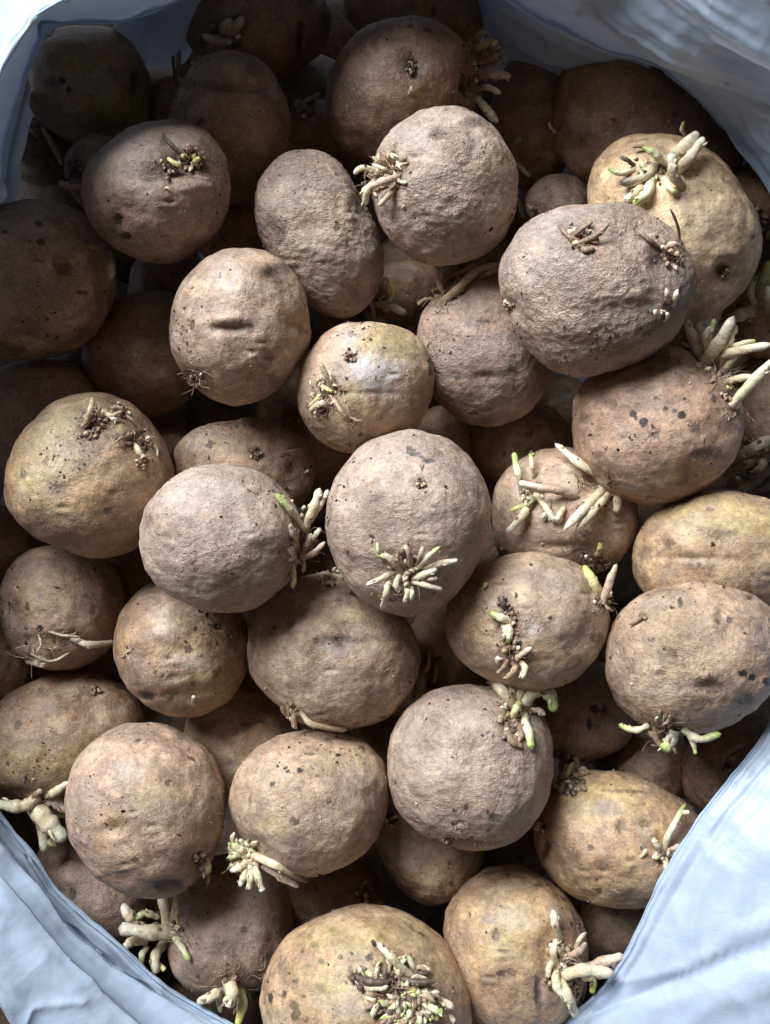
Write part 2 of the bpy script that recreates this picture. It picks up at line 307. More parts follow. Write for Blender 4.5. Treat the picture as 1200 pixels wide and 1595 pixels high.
pot('B', .8, 'grey', 'round grey tan potato at the top with a ragged shoot cluster on its left', [(590,230),(620,195),(660,173),(700,165),(740,175),(770,200),(795,240),(805,285),(800,330),(785,370),(755,395),(715,410),(680,414),(640,398),(605,365),(585,320),(580,270)])
pot('A', 1.4, 'grey', 'largest grey wrinkled potato with a dried brown bud cluster on top, at the upper right', [(785,400),(800,370),(835,340),(880,322),(930,315),(985,322),(1030,345),(1063,375),(1082,415),(1084,450),(1068,495),(1040,530),(1000,558),(950,578),(900,586),(860,575),(825,545),(800,510),(780,465),(778,430)])
pot('U', .3, 'tan', 'tan potato with tiny black dots and a knobbly pale shoot cluster at its lower left', [(358,1240),(370,1200),(400,1165),(440,1145),(490,1138),(540,1145),(580,1165),(603,1200),(605,1250),(590,1300),(560,1335),(520,1357),(480,1367),(435,1358),(395,1330),(368,1290)])
pot('T', .5, 'tan', 'round pale tan potato at lower left with green bud and black gash', [(103,1245),(110,1205),(135,1165),(175,1135),(225,1126),(275,1135),(315,1160),(340,1200),(350,1245),(345,1300),(330,1345),(300,1380),(260,1397),(215,1398),(170,1380),(130,1340),(108,1290)])
pot('V', .6, 'grey', 'smooth tan potato with fine wrinkles and curling green and white shoots at its upper right', [(605,1190),(610,1145),(635,1105),(675,1078),(725,1068),(775,1075),(820,1092),(850,1125),(862,1175),(858,1230),(840,1275),(805,1310),(760,1323),(700,1315),(650,1295),(615,1250)])
pot('Y', .2, 'gold', 'large yellow potato with a dense green bud crust, cut by the bottom edge', [(406,1545),(418,1500),(445,1460),(490,1430),(550,1413),(610,1418),(660,1440),(700,1480),(725,1530),(737,1580),(715,1640),(640,1680),(560,1690),(470,1670),(415,1620)])
pot('H', .8, 'grey', 'dusty grey tan potato with white and pink shoots breaking from its right end', [(218,830),(225,795),(250,760),(290,735),(335,725),(385,730),(425,750),(455,780),(475,815),(472,860),(452,900),(420,930),(380,950),(335,953),(290,940),(250,915),(225,880)])
pot('G', 1.3, 'grey', 'central egg shaped grey tan potato with a starry cluster of white shoots near its base', [(510,800),(520,760),(540,720),(575,688),(615,673),(660,672),(705,690),(740,722),(760,765),(763,815),(750,860),(730,900),(700,935),(665,955),(625,960),(585,945),(550,920),(525,880),(510,840)])
ORDER = list(P)
_gx, _gy = np.meshgrid(np.arange(-20, 1225, 8.), np.arange(-20, 1620, 8.))
def inside(q, X, Y):
    r = np.zeros(X.shape, bool)
    for (x0, y0), (x1, y1) in zip(q, np.roll(q, -1, 0)):
        if y0 == y1: continue
        r ^= ((Y >= min(y0, y1)) & (Y < max(y0, y1)) & (X < (x1-x0)*(Y-y0)/(y1-y0) + x0))
    return r
_open = inside(np.array([(-60,420),(2,300),(28,175),(76,52),(180,38),(275,2),(450,-40),(785,-2),(950,82),(1112,184),(1215,330),(1240,800),(1200,1128),(1095,1270),(975,1480),(880,1588),(620,1640),(300,1620),(150,1520),(20,1400),(-90,1300)], float), _gx, _gy)
_cov = np.zeros(_gx.shape, bool)
for k in ORDER:
    _c = P[k]['pts'].mean(0); _cov |= inside(_c+(P[k]['pts']-_c)*.86, _gx, _gy)
_todo = _open & ~_cov; _i = 0
_cx, _cy = [a.ravel() for a in np.meshgrid(np.arange(-20, 1230, 26.), np.arange(-10, 1620, 26.))]
_ty, _tx = _gy[_todo], _gx[_todo]
_M = np.hypot(_cx[:, None]-_tx[None], _cy[:, None]-_ty[None]) < 68
while _M.any() and _i < 80:
    _b = int(_M.sum(1).argmax())
    if _M[_b].sum() < 2: break
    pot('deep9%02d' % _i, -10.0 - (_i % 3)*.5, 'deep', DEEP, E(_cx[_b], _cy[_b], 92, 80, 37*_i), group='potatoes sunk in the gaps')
    _M = _M[:, ~_M[_b]]; _i += 1
for _k in 'deep9 deep18 deep11 deep900 deep913 deep922 deep926 deep931 deep940 deep951 deep953 deep956 deep958 deep962 deep964 deep968 deep969 deep959 deep970 deep971 deep972 deep973 deep947 deep950 deep974 deep944 deep943 deep942 deep963 deep966 deep946 deep976'.split():
    P.pop(_k, None)
ORDER = [k for k in ORDER if k in P]
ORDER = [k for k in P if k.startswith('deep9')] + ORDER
print('extra deep', _i)
#SOLVE
# skin marks; some pale 's' and 'l' ones paint lit patches and highlights: key: [(kind, x, y, rx, ry, strength)]
MARK_COL = {'k': (.02, .013, .010), 'd': (.115, .068, .045), 'b': (.20, .11, .065), 'g': (.20, .19, .08), 'y': (.50, .38, .16),
            's': (.52, .49, .48), 'p': (.40, .22, .16), 'v': (.22, .17, .18), 'l': (.52, .44, .34), 'o': (.45, .27, .12)}
MARKS = {
 'A': [('v',985,505,65,40,.4),('s',860,400,70,50,.35),('b',905,368,42,18,.45),('b',782,478,14,22,.6),('d',960,545,30,12,.4),('d',1035,400,26,22,.6),('v',1030,470,36,50,.25),('s',880,345,50,22,.35)],  # both 's' marks paint the light on its top
 'B': [('s',645,212,26,18,.85),('d',683,207,14,9,.8),('d',738,192,18,8,.6),('v',748,230,20,14,.5),('d',705,315,14,10,.6),('y',770,245,30,35,.35),('b',760,330,45,50,.25),('d',742,368,12,8,.5),('d',603,330,10,8,.6),('d',610,265,26,26,.5)],
 'C': [('o',493,350,36,22,.55),('d',428,357,16,20,.65),('v',445,260,40,26,.3),('b',550,455,10,8,.5),('d',560,300,12,40,.4),('b',530,430,70,60,.35)],
 'D': [('d',250,262,34,22,.7),('p',300,310,34,26,.5),('p',215,340,34,24,.35),('s',200,240,40,34,.5),('s',265,212,40,18,.5),('k',183,340,6,9,.8),('k',197,367,8,5,.8),('d',330,330,20,30,.6),('d',320,390,50,20,.5),('k',255,215,5,10,.5),('d',310,250,20,22,.8)],
 'E': [('d',430,428,26,14,.85),('b',362,512,34,12,.8),('s',350,430,30,26,.55),('d',332,482,10,16,.4),('o',462,500,14,22,.7),('k',471,515,6,8,.5),('b',320,560,50,34,.4),('d',430,600,20,12,.6),('d',310,590,26,16,.6)],
 'F': [('s',580,580,44,32,.95),('s',545,525,24,18,.7),('y',610,535,50,24,.6),('k',540,590,4,4,.9),('d',545,557,13,8,.85),('y',550,610,16,16,.6),('l',527,560,18,30,.5),('b',500,620,22,30,.6),('o',590,655,80,28,.4),('k',671,570,4,22,.8),('k',562,677,5,4,.8),('d',490,670,30,20,.4)],
 'G': [('k',645,709,9,3.5,.9),('k',655,714,5,3,.8),('k',668,720,10,3.5,.9),('p',655,752,18,8,.8),('k',652,750,8,3,.7),('d',590,780,16,8,.4),('s',640,735,90,35,.22),('d',600,850,12,12,.5),('b',640,890,60,40,.45),('b',690,850,10,14,.5),('d',683,708,10,4,.5),('d',738,820,14,14,.4)],
 'H': [('d',228,815,6,16,.8),('d',300,810,10,8,.35),('d',435,760,10,22,.5),('b',470,850,26,50,.55),('s',300,770,60,30,.4),('v',350,860,90,60,.25),('s',360,765,25,14,.5),('p',300,870,60,20,.2)],
 'I': [('g',90,690,55,55,.75),('g',60,760,28,30,.55),('y',50,735,26,26,.4),('g',140,640,60,30,.55),('d',92,760,14,12,.7),('d',180,770,14,9,.7),('d',130,778,9,7,.7),('p',130,830,60,22,.4),('d',150,668,26,24,.75),('d',218,690,24,24,.6),('y',188,665,12,8,.6),('d',127,725,8,8,.6),('d',35,738,4,8,.8),('k',205,690,8,5,.6),('o',180,790,70,50,.3)],
 'J': [('d',100,415,12,16,.75),('d',45,500,20,14,.5),('d',15,540,24,10,.7),('d',130,520,12,12,.6),('k',60,348,6,4,.8),('k',10,363,4,4,.8),('k',66,377,7,5,.8),('l',16,475,8,5,.6),('d',58,467,30,16,.4),('k',125,455,8,3,.7)],
 'K': [('k',984,643,5,5,.95),('k',1002,657,7,6,.9),('d',1020,678,9,8,.95),('k',1061,647,6,5,.9),('d',1083,667,9,9,.7),('k',918,678,3.5,3.5,.9),('d',1095,708,20,11,.75),('d',1088,705,7,6,.8),('d',953,628,8,8,.6),('k',1066,622,3,3,.8),('k',1037,637,4,5,.8),('k',1049,640,4,4,.7),('k',1022,620,3,3,.8),('d',975,677,9,6,.6),('d',960,708,7,7,.6),('d',908,652,10,8,.5),('d',1045,690,5,8,.5),('b',1060,570,40,24,.5),('d',1070,755,14,6,.6),('k',990,652,3,3,.8),('d',932,708,8,6,.5),('d',1040,565,24,10,.5)],
 'L': [('b',1128,425,9,12,.8),('l',1100,360,60,60,.3),('d',1078,350,7,7,.5),('b',1060,318,28,18,.3),('b',1110,300,24,18,.35),('p',1135,440,20,12,.3),('b',1010,235,30,8,.4),('b',1150,400,10,10,.3),('d',1100,248,12,6,.5)],
 'M': [('k',707,529,5,4,.8),('k',713,588,5,4,.8),('k',755,500,12,3,.7),('d',762,585,12,5,.6),('v',760,560,80,50,.4),('b',700,640,30,14,.4)],
 'N': [('b',850,850,70,34,.4),('d',910,850,16,8,.6),('d',862,850,20,4,.6),('d',830,765,16,20,.5),('k',912,830,8,5,.5)],
 'O': [('s',826,977,14,11,.95),('v',866,905,40,18,.45),('v',900,995,34,34,.35),('d',912,955,6,5,.85),('y',850,1020,50,20,.3),('o',740,985,26,40,.5),('d',728,1010,14,14,.6),('b',795,1020,24,18,.65),('d',790,950,14,26,.5),('b',740,930,24,34,.35),('s',900,1005,10,18,.2),('d',932,995,8,14,.6),('d',835,893,18,5,.5)],  # first 's' paints a bluish highlight on its face
 'P': [('d',1042,1025,22,15,.8),('k',1048,1018,8,5,.7),('d',1107,1069,24,12,.85),('d',1120,960,6,12,.8),('k',1120,967,4,5,.8),('k',1157,1050,7,6,.9),('k',1173,1055,5,5,.9),('k',1194,1062,6,7,.9),('d',1166,1088,8,8,.85),('k',1154,1094,4,4,.8),('d',1085,1098,20,14,.5),('k',1060,938,4,8,.8),('v',1190,1000,22,20,.5),('d',960,1080,18,30,.45),('k',1030,1047,8,5,.7),('d',985,1040,10,10,.4),('d',1047,1120,10,5,.6),('k',1168,930,6,4,.7),('y',1060,1000,60,50,.25),('b',1003,958,7,5,.8),('d',988,1032,4,12,.6)],
 'Q': [('y',1130,810,80,30,.55),('y',1050,800,20,16,.4),('d',1128,833,22,9,.6),('d',1045,848,10,8,.6),('k',1089,880,4,4,.8),('d',1097,825,10,6,.5),('b',1110,880,90,24,.35),('d',1170,905,30,12,.5),('d',1005,865,12,14,.5)],
 'R': [('v',528,1002,22,16,.8),('d',527,1003,12,7,.7),('d',493,997,5,5,.8),('o',525,965,36,16,.45),('s',515,1005,12,10,.4),('b',600,1060,30,34,.4),('d',580,1075,16,8,.5),('d',455,1050,12,20,.4),('b',440,960,30,30,.3),('p',560,1040,40,30,.3),('d',545,980,22,16,.4)],
 'S': [('k',229,1084,13,8,.97),('d',272,1081,16,8,.9),('d',272,1055,12,5,.75),('d',210,1030,14,30,.5),('k',343,975,8,6,.75),('l',260,965,20,30,.5),('y',330,1075,50,30,.5),('l',300,1030,26,16,.5),('k',301,1066,4,5,.6),('d',255,1100,30,8,.6),('k',300,1013,4,4,.5),('b',365,1040,16,60,.4),('k',315,1022,3,3,.6),('l',302,1086,9,9,.6)],  # first 'l' paints the lit patch beside the cast shadow
 'T': [('b',178,1290,16,13,.95),('o',165,1290,20,38,.5),('k',172,1291,4,4,.6),('k',262,1378,24,7,.95),('b',305,1345,24,26,.75),('k',256,1382,12,6,.9),('s',205,1200,24,16,.75),('y',250,1240,60,40,.3),('v',270,1265,26,14,.35),('p',250,1350,60,22,.3),('d',310,1365,18,8,.7),('d',270,1385,30,8,.6),('v',130,1265,16,50,.3),('d',308,1235,10,8,.3),('b',330,1290,12,50,.4)],  # 's' paints the window highlight on its upper side
 'U': [('k',450,1203,5,3,.9),('k',468,1202,5,4,.9),('k',425,1221,4.5,4,.9),('k',514,1249,4,4,.8),('k',483,1175,8,3,.7),('y',430,1290,24,20,.5),('p',572,1248,10,16,.6),('v',550,1240,34,30,.4),('s',457,1340,5,4,.8),('k',494,1208,3,2.5,.7),('k',385,1245,3,8,.6),('y',530,1180,40,20,.3),('v',440,1320,50,20,.3),('p',480,1345,50,18,.35),('d',580,1225,12,16,.4),('k',545,1333,4,4,.5)],
 'V': [('b',795,1130,22,34,.6),('l',700,1120,80,30,.2),('k',770,1272,9,7,.65),('b',720,1312,50,5,.7),('b',735,1150,8,10,.5),('l',690,1308,6,4,.7)],
 'W': [('s',1002,1284,14,12,.55),('d',1006,1283,9,6,.7),('d',967,1287,9,10,.7),('y',935,1245,60,30,.55),('v',945,1260,20,14,.45),('k',851,1322,4,13,.9),('d',985,1395,36,9,.6),('b',860,1330,30,60,.35),('p',1075,1280,30,30,.35),('b',890,1340,16,20,.4),('k',922,1320,4,4,.6),('d',875,1222,24,14,.7),('d',970,1232,30,3,.6)],
 'X': [('y',790,1450,50,50,.5),('v',763,1430,14,8,.55),('d',772,1458,6,9,.7),('l',800,1430,24,20,.4),('b',790,1520,14,8,.7),('p',835,1470,12,9,.6),('o',845,1452,8,8,.6),('v',840,1550,16,20,.55),('k',836,1552,3,18,.7),('d',852,1515,8,22,.5),('p',760,1560,30,14,.5),('b',740,1390,40,24,.4),('d',710,1450,8,34,.4)],
 'Y': [('k',518,1449,4,3,.9),('k',483,1458,4,3,.9),('k',490,1472,6,4,.9),('k',500,1497,5,4,.95),('k',530,1490,4,4,.9),('k',548,1484,5,4,.9),('k',575,1490,6,5,.9),('k',481,1505,4,3,.8),('k',462,1529,5,4,.9),('k',441,1548,4,6,.8),('k',422,1553,5,6,.9),('k',458,1566,7,6,.9),('k',457,1582,5,6,.9),('k',472,1552,4,4,.8),('k',545,1510,4,6,.7),('k',471,1482,3,3,.8),('d',440,1515,8,20,.6),('v',495,1550,16,16,.5),('y',560,1460,80,20,.5),('y',500,1540,40,40,.4),('d',620,1545,60,40,.65),('k',600,1530,60,6,.6),('l',540,1570,30,20,.4),('d',475,1590,4,4,.7)],
 'Z': [('k',687,1380,4,4,.7),('k',690,1391,4,3,.7),('v',660,1330,40,20,.35),('y',690,1360,30,20,.25)],
 'a': [('k',382,1448,4,4,.8),('v',350,1480,24,16,.5),('d',360,1485,8,7,.6),('v',380,1420,50,40,.25),('k',420,1490,5,4,.6)],
 'b': [('k',112,1395,5,10,.7)], 'c': [('o',30,1203,10,6,.7),('k',25,1235,20,7,.7),('d',67,1080,9,9,.5),('k',28,1130,5,8,.7),('d',85,1150,16,10,.45),('d',35,1080,24,8,.4),('l',155,1075,12,8,.4),('y',70,1190,60,30,.25)],
 'd': [('k',63,979,5,5,.85),('k',134,927,4,4,.7),('k',117,990,12,6,.6),('y',80,920,40,26,.35),('d',20,970,16,30,.4),('b',130,1020,40,16,.5),('k',145,950,4,8,.5)],
 'e': [('d',385,1120,18,14,.7),('g',370,1180,40,30,.3),('l',355,1190,20,12,.4)],
 'f': [('d',400,705,7,9,.9),('k',455,730,5,10,.85),('b',440,740,24,24,.6),('y',370,690,40,12,.3),('k',478,730,3,3,.8),('d',300,680,5,4,.5)],
 'g': [('k',927,1105,7,6,.9),('k',941,1106,6,8,.8),('k',918,1127,5,8,.9),('d',933,1133,4,4,.7)],
 'l': [('k',725,133,10,14,.95),('d',642,98,16,18,.85),('k',641,112,4,10,.9),('o',700,70,26,24,.4),('b',570,170,60,30,.3),('v',560,150,50,20,.3),('d',672,143,10,5,.5),('y',620,150,50,14,.3)],
 'k': [('k',95,126,6,5,.95),('k',106,139,4,5,.9),('d',75,127,12,9,.8),('d',175,112,8,7,.7),('o',110,80,30,24,.4),('y',190,170,40,20,.4),('k',213,125,5,20,.6)],
 'j': [('d',330,100,30,5,.4),('y',350,180,40,30,.3),('d',350,135,70,7,.45)],
 'o': [('y',960,130,46,34,.3),('d',900,210,30,20,.5),('d',1030,160,40,40,.4)],
 'm': [('k',470,60,4,26,.8),('p',420,50,40,30,.25)], 'n': [('y',690,20,50,20,.2)],
 'z': [('o',1190,600,40,40,.35)], 'h': [('d',1180,1145,20,10,.6)], 'i': [('k',962,1423,3,3,.8),('y',960,1450,40,16,.3)],
 't': [('d',222,523,20,5,.7),('g',230,540,30,14,.4),('o',240,590,50,14,.25)], 'u': [('d',40,600,30,12,.4)],
}
# hollows (positive) and bumps (negative): (x, y, rx, ry, depth px)
DENTS = {
 'A': [(905,365,40,16,7),(1040,405,34,26,9),(790,480,18,24,6),(960,480,80,18,3)], 'B': [(684,208,16,10,5),(600,270,30,34,8),(706,318,18,12,4),(740,194,22,8,3),(745,300,60,20,3),(650,215,30,18,-2)],
 'C': [(485,352,40,14,4),(430,355,18,20,3),(570,330,26,60,5)], 'D': [(290,255,42,26,13),(240,275,50,22,9),(185,345,14,12,2),(310,290,40,16,-4)],
 'E': [(362,512,38,8,7),(362,496,40,9,-3),(430,425,24,12,5),(462,505,18,16,4),(335,480,10,16,2),(300,590,24,20,5)],
 'F': [(520,605,34,34,7),(545,557,14,9,3),(580,612,50,6,2),(570,575,40,26,-2)], 'G': [(655,755,22,12,5),(640,888,60,34,6),(590,782,20,10,3),(695,780,5,50,1.2),(645,709,14,5,2),(668,720,14,5,2)],
 'H': [(472,845,26,50,9),(230,815,10,20,3)], 'I': [(150,660,30,26,7),(215,688,28,26,7),(180,770,14,9,2),(70,700,60,60,3),(180,675,50,8,-3)],
 'J': [(100,418,12,14,3),(16,475,10,8,2)], 'K': [(1075,735,16,26,6),(1095,560,40,30,8),(1020,680,8,8,2),(950,745,30,30,4),(1095,710,24,12,3)],
 'L': [(1128,425,14,16,8),(1140,440,40,14,4),(1030,262,44,30,9),(1110,300,30,24,5),(1078,350,10,10,2),(1130,395,30,16,-4)], 'M': [(700,460,40,24,7),(760,585,20,8,3)],
 'N': [(835,765,30,30,7),(935,750,34,30,7),(870,850,60,8,3)], 'O': [(790,970,26,50,8),(935,915,26,26,7),(820,975,20,16,2),(900,1000,30,30,3),(845,895,40,10,2),(770,900,30,20,3)],
 'P': [(1042,1022,24,14,4),(1107,1068,30,14,6),(1120,962,8,12,3),(995,965,26,8,3),(1157,1050,10,8,2)], 'Q': [(1090,870,80,8,3),(1128,835,20,10,3)],
 'R': [(528,1000,24,16,7),(500,985,50,30,-5),(560,1000,60,12,3),(470,1010,20,60,-4),(575,950,30,50,-3),(590,1060,30,30,4),(545,975,26,12,4)],
 'S': [(228,1085,15,9,7),(272,1081,18,8,4),(270,1055,14,8,4),(343,975,12,9,3),(285,1030,30,14,-4),(250,990,30,30,-3),(330,1060,20,14,-3),(302,1087,9,8,3)],
 'T': [(178,1290,20,16,8),(262,1378,28,9,7),(315,1345,30,22,9),(205,1200,26,18,-2)], 'U': [(385,1330,40,30,8),(514,1165,40,8,2),(575,1240,30,20,3)],
 'V': [(800,1120,30,40,9),(770,1272,14,8,3),(725,1312,60,6,3),(690,1150,60,12,-2)], 'W': [(1005,1284,16,12,4),(967,1286,10,10,3),(1035,1325,26,22,7),(875,1215,26,18,7),(851,1320,7,16,3)],
 'X': [(870,1500,34,50,9),(772,1456,10,12,3),(845,1550,8,28,4),(790,1520,18,10,3),(760,1430,20,26,3),(840,1440,40,40,-4)], 'Y': [(620,1545,60,44,8),(495,1550,20,18,3),(440,1520,12,30,2)],
 'Z': [(660,1300,40,12,3)], 'a': [(355,1480,26,16,5),(275,1450,30,40,8),(365,1540,34,20,7)], 'd': [(90,1000,70,14,6),(30,960,20,40,4),(118,990,16,10,3)],
 'f': [(400,708,12,12,4),(455,730,14,16,4)], 'j': [(350,133,90,9,9),(350,100,60,14,-3)], 'l': [(642,100,20,20,7),(725,133,14,16,5)], 'k': [(85,130,24,14,4),(213,130,10,30,5)],
 'e': [(385,1122,20,12,4),(355,1195,30,10,3)], 'b': [(110,1395,14,20,4)], 'c': [(155,1075,20,12,3),(30,1235,40,10,4)], 'Q2': [], 'g': [(930,1110,20,14,2)], 'm': [(350,50,40,30,8),(470,60,8,36,5)],
}

WR = {'A': 1.35, 'B': .95, 'C': 1.1, 'M': .7, 'G': .5, 'V': .75, 'H': .6, 'D': .4, 'P': .6, 'Z': .3}
def local_frame(cx, cy, z):
    C0 = world(cx, cy, z); n = CAM - C0; D = np.linalg.norm(n); n = n/D
    xa = np.cross([0, 1, 0], n); xa /= np.linalg.norm(xa); ya = np.cross(n, xa)
    return C0, D, np.stack([xa, ya, n], 1)
def to_local(px, py, C0, D, R):
    """tangent plane coordinates at the potato's centre of the viewing rays through photo points"""
    d = np.stack([(np.asarray(px, float)-W0/2)/F, -(np.asarray(py, float)-H0/2)/F, -1.0+0*np.asarray(px, float)], -1)
    dl = d @ R
    return dl[..., :2] / (-dl[..., 2:3]) * D

# resting heights: every potato is set down on those listed before it
def solve():
    info = {}
    for k in ORDER:
        q = P[k]['pts']; c = q.mean(0)
        area = .5*abs(np.dot(q[:, 0], np.roll(q[:, 1], 1)) - np.dot(q[:, 1], np.roll(q[:, 0], 1)))
        cov = np.cov((q-c).T); ev, evec = np.linalg.eigh(cov); mi = math.sqrt(ev[0]*2)
        info[k] = (c, mi*P[k]['dep'], np.arctan2(q[:, 1]-c[1], q[:, 0]-c[0]), np.hypot(*(q-c).T))
    def height(k, X, Y):
        c, cz, an, ra = info[k]; o = np.argsort(an)
        a = np.arctan2(Y-c[1], X-c[0]); r = np.interp(a, an[o], ra[o], period=2*np.pi)
        rho = np.hypot(X-c[0], Y-c[1])/r
        return np.where(rho < 1, cz*np.sqrt(np.maximum(0, 1-rho**2)), -1)
    done = []
    for k in ORDER:
        p = P[k]; p['z'] -= .010 if p['z'] <= -.02 else 0; z = p['z']; c, cz = info[k][0], info[k][1]; R_ = info[k][3].max()
        unit = (HC - z)/F
        for j in done:
            cj = info[j][0]
            if np.hypot(*(c-cj)) > R_ + info[j][3].max(): continue
            X, Y = np.meshgrid(np.arange(c[0]-R_, c[0]+R_, 8), np.arange(c[1]-R_, c[1]+R_, 8))
            a = height(k, X, Y); b = height(j, X, Y); m = (a >= 0) & (b >= 0)
            if m.sum() < 2: continue
            need = (a+b)[m].max()*unit - .004
            z = max(z, min(P[j]['z'] + need, p['z'] + .019))
        P[k]['z'] = z; P[k]['c'] = cz; done.append(k)
solve()

def blur_circ(a, s):
    k = np.arange(len(a)); k = np.minimum(k, len(a)-k); g = np.exp(-.5*(k/s)**2); g /= g.sum()
    return np.real(np.fft.ifft(np.fft.fft(a)*np.fft.fft(g)))

def build_potato(key, idx):
    p = P[key]; q = p['pts']; rng = np.random.RandomState(100+idx)
    ctr = q.mean(0); z = p['z']
    C0, D, R = local_frame(ctr[0], ctr[1], z)
    L = to_local(q[:, 0], q[:, 1], C0, D, R)
    big = len(q) > 0 and not key.startswith('deep') and p['z'] > -.02
    nt, nf = (270, 112) if key in 'ABCDEFGHIKLNOPRSTUVWXYMQJ' else (170, 78) if key in 'acdefjlogZ' else (110, 60) if not key.startswith('deep') else (60, 36)
    big = nt > 200
    th = np.linspace(0, 2*np.pi, nt, endpoint=False)
    a = np.arctan2(L[:, 1], L[:, 0]); ra = np.hypot(L[:, 0], L[:, 1]); o = np.argsort(a)
    r = np.interp(th, a[o] % (2*np.pi), ra[o], period=2*np.pi) if False else np.interp(th, np.sort(a % (2*np.pi)), ra[np.argsort(a % (2*np.pi))], period=2*np.pi)
    r = blur_circ(r, nt*.018)*1.004
    rm = r.mean(); cz = p['c']*D/F
    fq = int(nf*.84); ph = np.concatenate([np.linspace(0, np.pi/2, fq), np.linspace(np.pi/2, np.pi, nf-fq+1)[1:]])
    FQ = fq
    s = np.sin(ph)**.94
    rr = rm + (r[None, :]-rm)*np.sin(ph)[:, None]
    X = rr*np.cos(th)[None]*s[:, None]; Y = rr*np.sin(th)[None]*s[:, None]; Z = cz*np.cos(ph)[:, None]*np.ones(nt)[None]
    # keep the silhouette on its rays
    sc = (1 - np.maximum(Z, -cz)/D); X = X*np.where(Z > 0, sc, 1); Y = Y*np.where(Z > 0, sc, 1)
    V = np.stack([X, Y, Z], -1)
    dirn = V/np.array([rm, rm, cz])**2*rm; dirn /= np.linalg.norm(dirn, axis=-1, keepdims=True)+1e-9
    seed = rng.uniform(-50, 50, 3); wr = WR.get(key, TONE[p['tone']][4])
    N1 = fbm(V/rm*1.15+seed, 2); N2 = fbm(V/rm*3.0+seed+9, 2); N3 = fbm(V*170+seed, 2); N5 = 1-np.abs(pnoise(V*[230, 330, 260]+seed))*2.2
    front = np.sqrt(np.clip(1-(np.hypot(X, Y)/(rm*1.0))**2, 0, 1))
    disp = rm*(.060*N1*(.2+.8*front) + .016*N2) + .00030*N3 + wr*.00022*N5*(nt > 100)
    U = X/np.maximum(1 - Z/D, .3); Vv = Y/np.maximum(1 - Z/D, .3); fr = Z > 0
    eyes = []
    if big:
        for _ in range(4):
            t_ = rng.uniform(0, 6.28); q_ = rng.uniform(.15, .82); ex, ey = ctr[0]+math.cos(t_)*q_*np.ptp(q[:, 0])/2, ctr[1]+math.sin(t_)*q_*np.ptp(q[:, 1])/2
            if all(math.hypot(ex-m_[1], ey-m_[2]) > 26 for m_ in MARKS.get(key, [])): eyes.append((ex, ey, rng.uniform(8, 13), rng.uniform(3, 5)))
    for (x, y, rx, ry, dp) in DENTS.get(key, []) + [(a_, b_, c_, d_, 1.7) for a_, b_, c_, d_ in eyes] + [(a_, b_+8, c_*1.3, d_*1.2, -1.0) for a_, b_, c_, d_ in eyes]:
        c2 = to_local(x, y, C0, D, R); k = D/F
        g = np.exp(-(((U-c2[0])/(rx*k*.75))**2 + ((Vv-c2[1])/(ry*k*.75))**2))*fr
        disp = disp - g*dp*k*1.15
    V = V + dirn*disp[..., None]
    V[0] = V[0].mean(0); V[-1] = V[-1].mean(0)
    # colour
    base, alt, dust, spk, wrk = TONE[p['tone']]; wrk = WR.get(key, wrk)
    j = 1 + rng.uniform(-.07, .07); base = np.array(base)*j*(1+rng.uniform(-.04, .04, 3)); alt = np.array(alt)*j
    m = sstep(fbm(V/rm*1.8+seed+31, 3), -.25, .45)[..., None]
    col = base*(1-m) + alt*m
    m2 = sstep(fbm(V/rm*4+seed+77, 3), .15, .6)[..., None]*.35
    col = col*(1-m2) + np.array([.17, .11, .085])*m2
    wob = fbm(V*260+seed+5, 2); wob2 = fbm(V*900+seed+5, 2)
    mal = np.zeros(X.shape)
    for (kd, x, y, rx, ry, st) in MARKS.get(key, []) + [('d', a_, b_, c_*.7, d_*.6, .6) for a_, b_, c_, d_ in eyes]:
        c2 = to_local(x, y, C0, D, R); k = D/F
        d = np.sqrt(((U-c2[0])/(rx*k))**2 + ((Vv-c2[1])/(ry*k))**2)
        soft = .5 if min(rx, ry) > 12 else (.4 if kd == 'd' else .2)
        amp = .55 if min(rx, ry) > 9 else .25
        if kd == 's': soft, st = (.3, st*.75) if rx > 40 else (.6, st*.5)
        if kd == 'g': st *= .65
        if kd == 'k' and rx < 8: rx, ry, amp = rx*.85, ry*.85, .5
        g = (1-sstep(d + amp*wob + (.5 if kd == 'd' else .35)*wob2, 1-soft, 1+soft))*fr*min(1, st*1.15)
        col = col*(1-g[..., None]) + np.array(MARK_COL[kd])*g[..., None]
        mal = np.maximum(mal, g*(1.0 if kd in 'sk' else .35))
    dm = np.clip(dust*(.8+.8*fbm(V/rm*2.2+seed+3, 2)), 0, 1)
    mask = np.stack([dm, np.full_like(dm, spk), np.clip(wrk*(.75+.8*fbm(V/rm*1.7+seed+41, 2)), .05, 2), mal], -1)
    o = raw_mesh('potato', V.reshape(-1, 3), sphere_quads(nf, nt)[:, ::-1][:, [0, 1, 2, 3]], SKIN, attrs={'tint': col.reshape(-1, 3), 'mask': mask.reshape(-1, 4)})
    M = Matrix([[*R[0], C0[0]], [*R[1], C0[1]], [*R[2], C0[2]], [0, 0, 0, 1]])
    o.matrix_world = M
    o['label'] = p['label']; o['category'] = 'potato'; o['group'] = p['group']
    p.update(obj=o, C0=C0, D=D, R=R, V=V, r=r, rm=rm, cz=cz, nt=nt, nf=nf, fq=fq)
for i, k in enumerate(ORDER): build_potato(k, i)

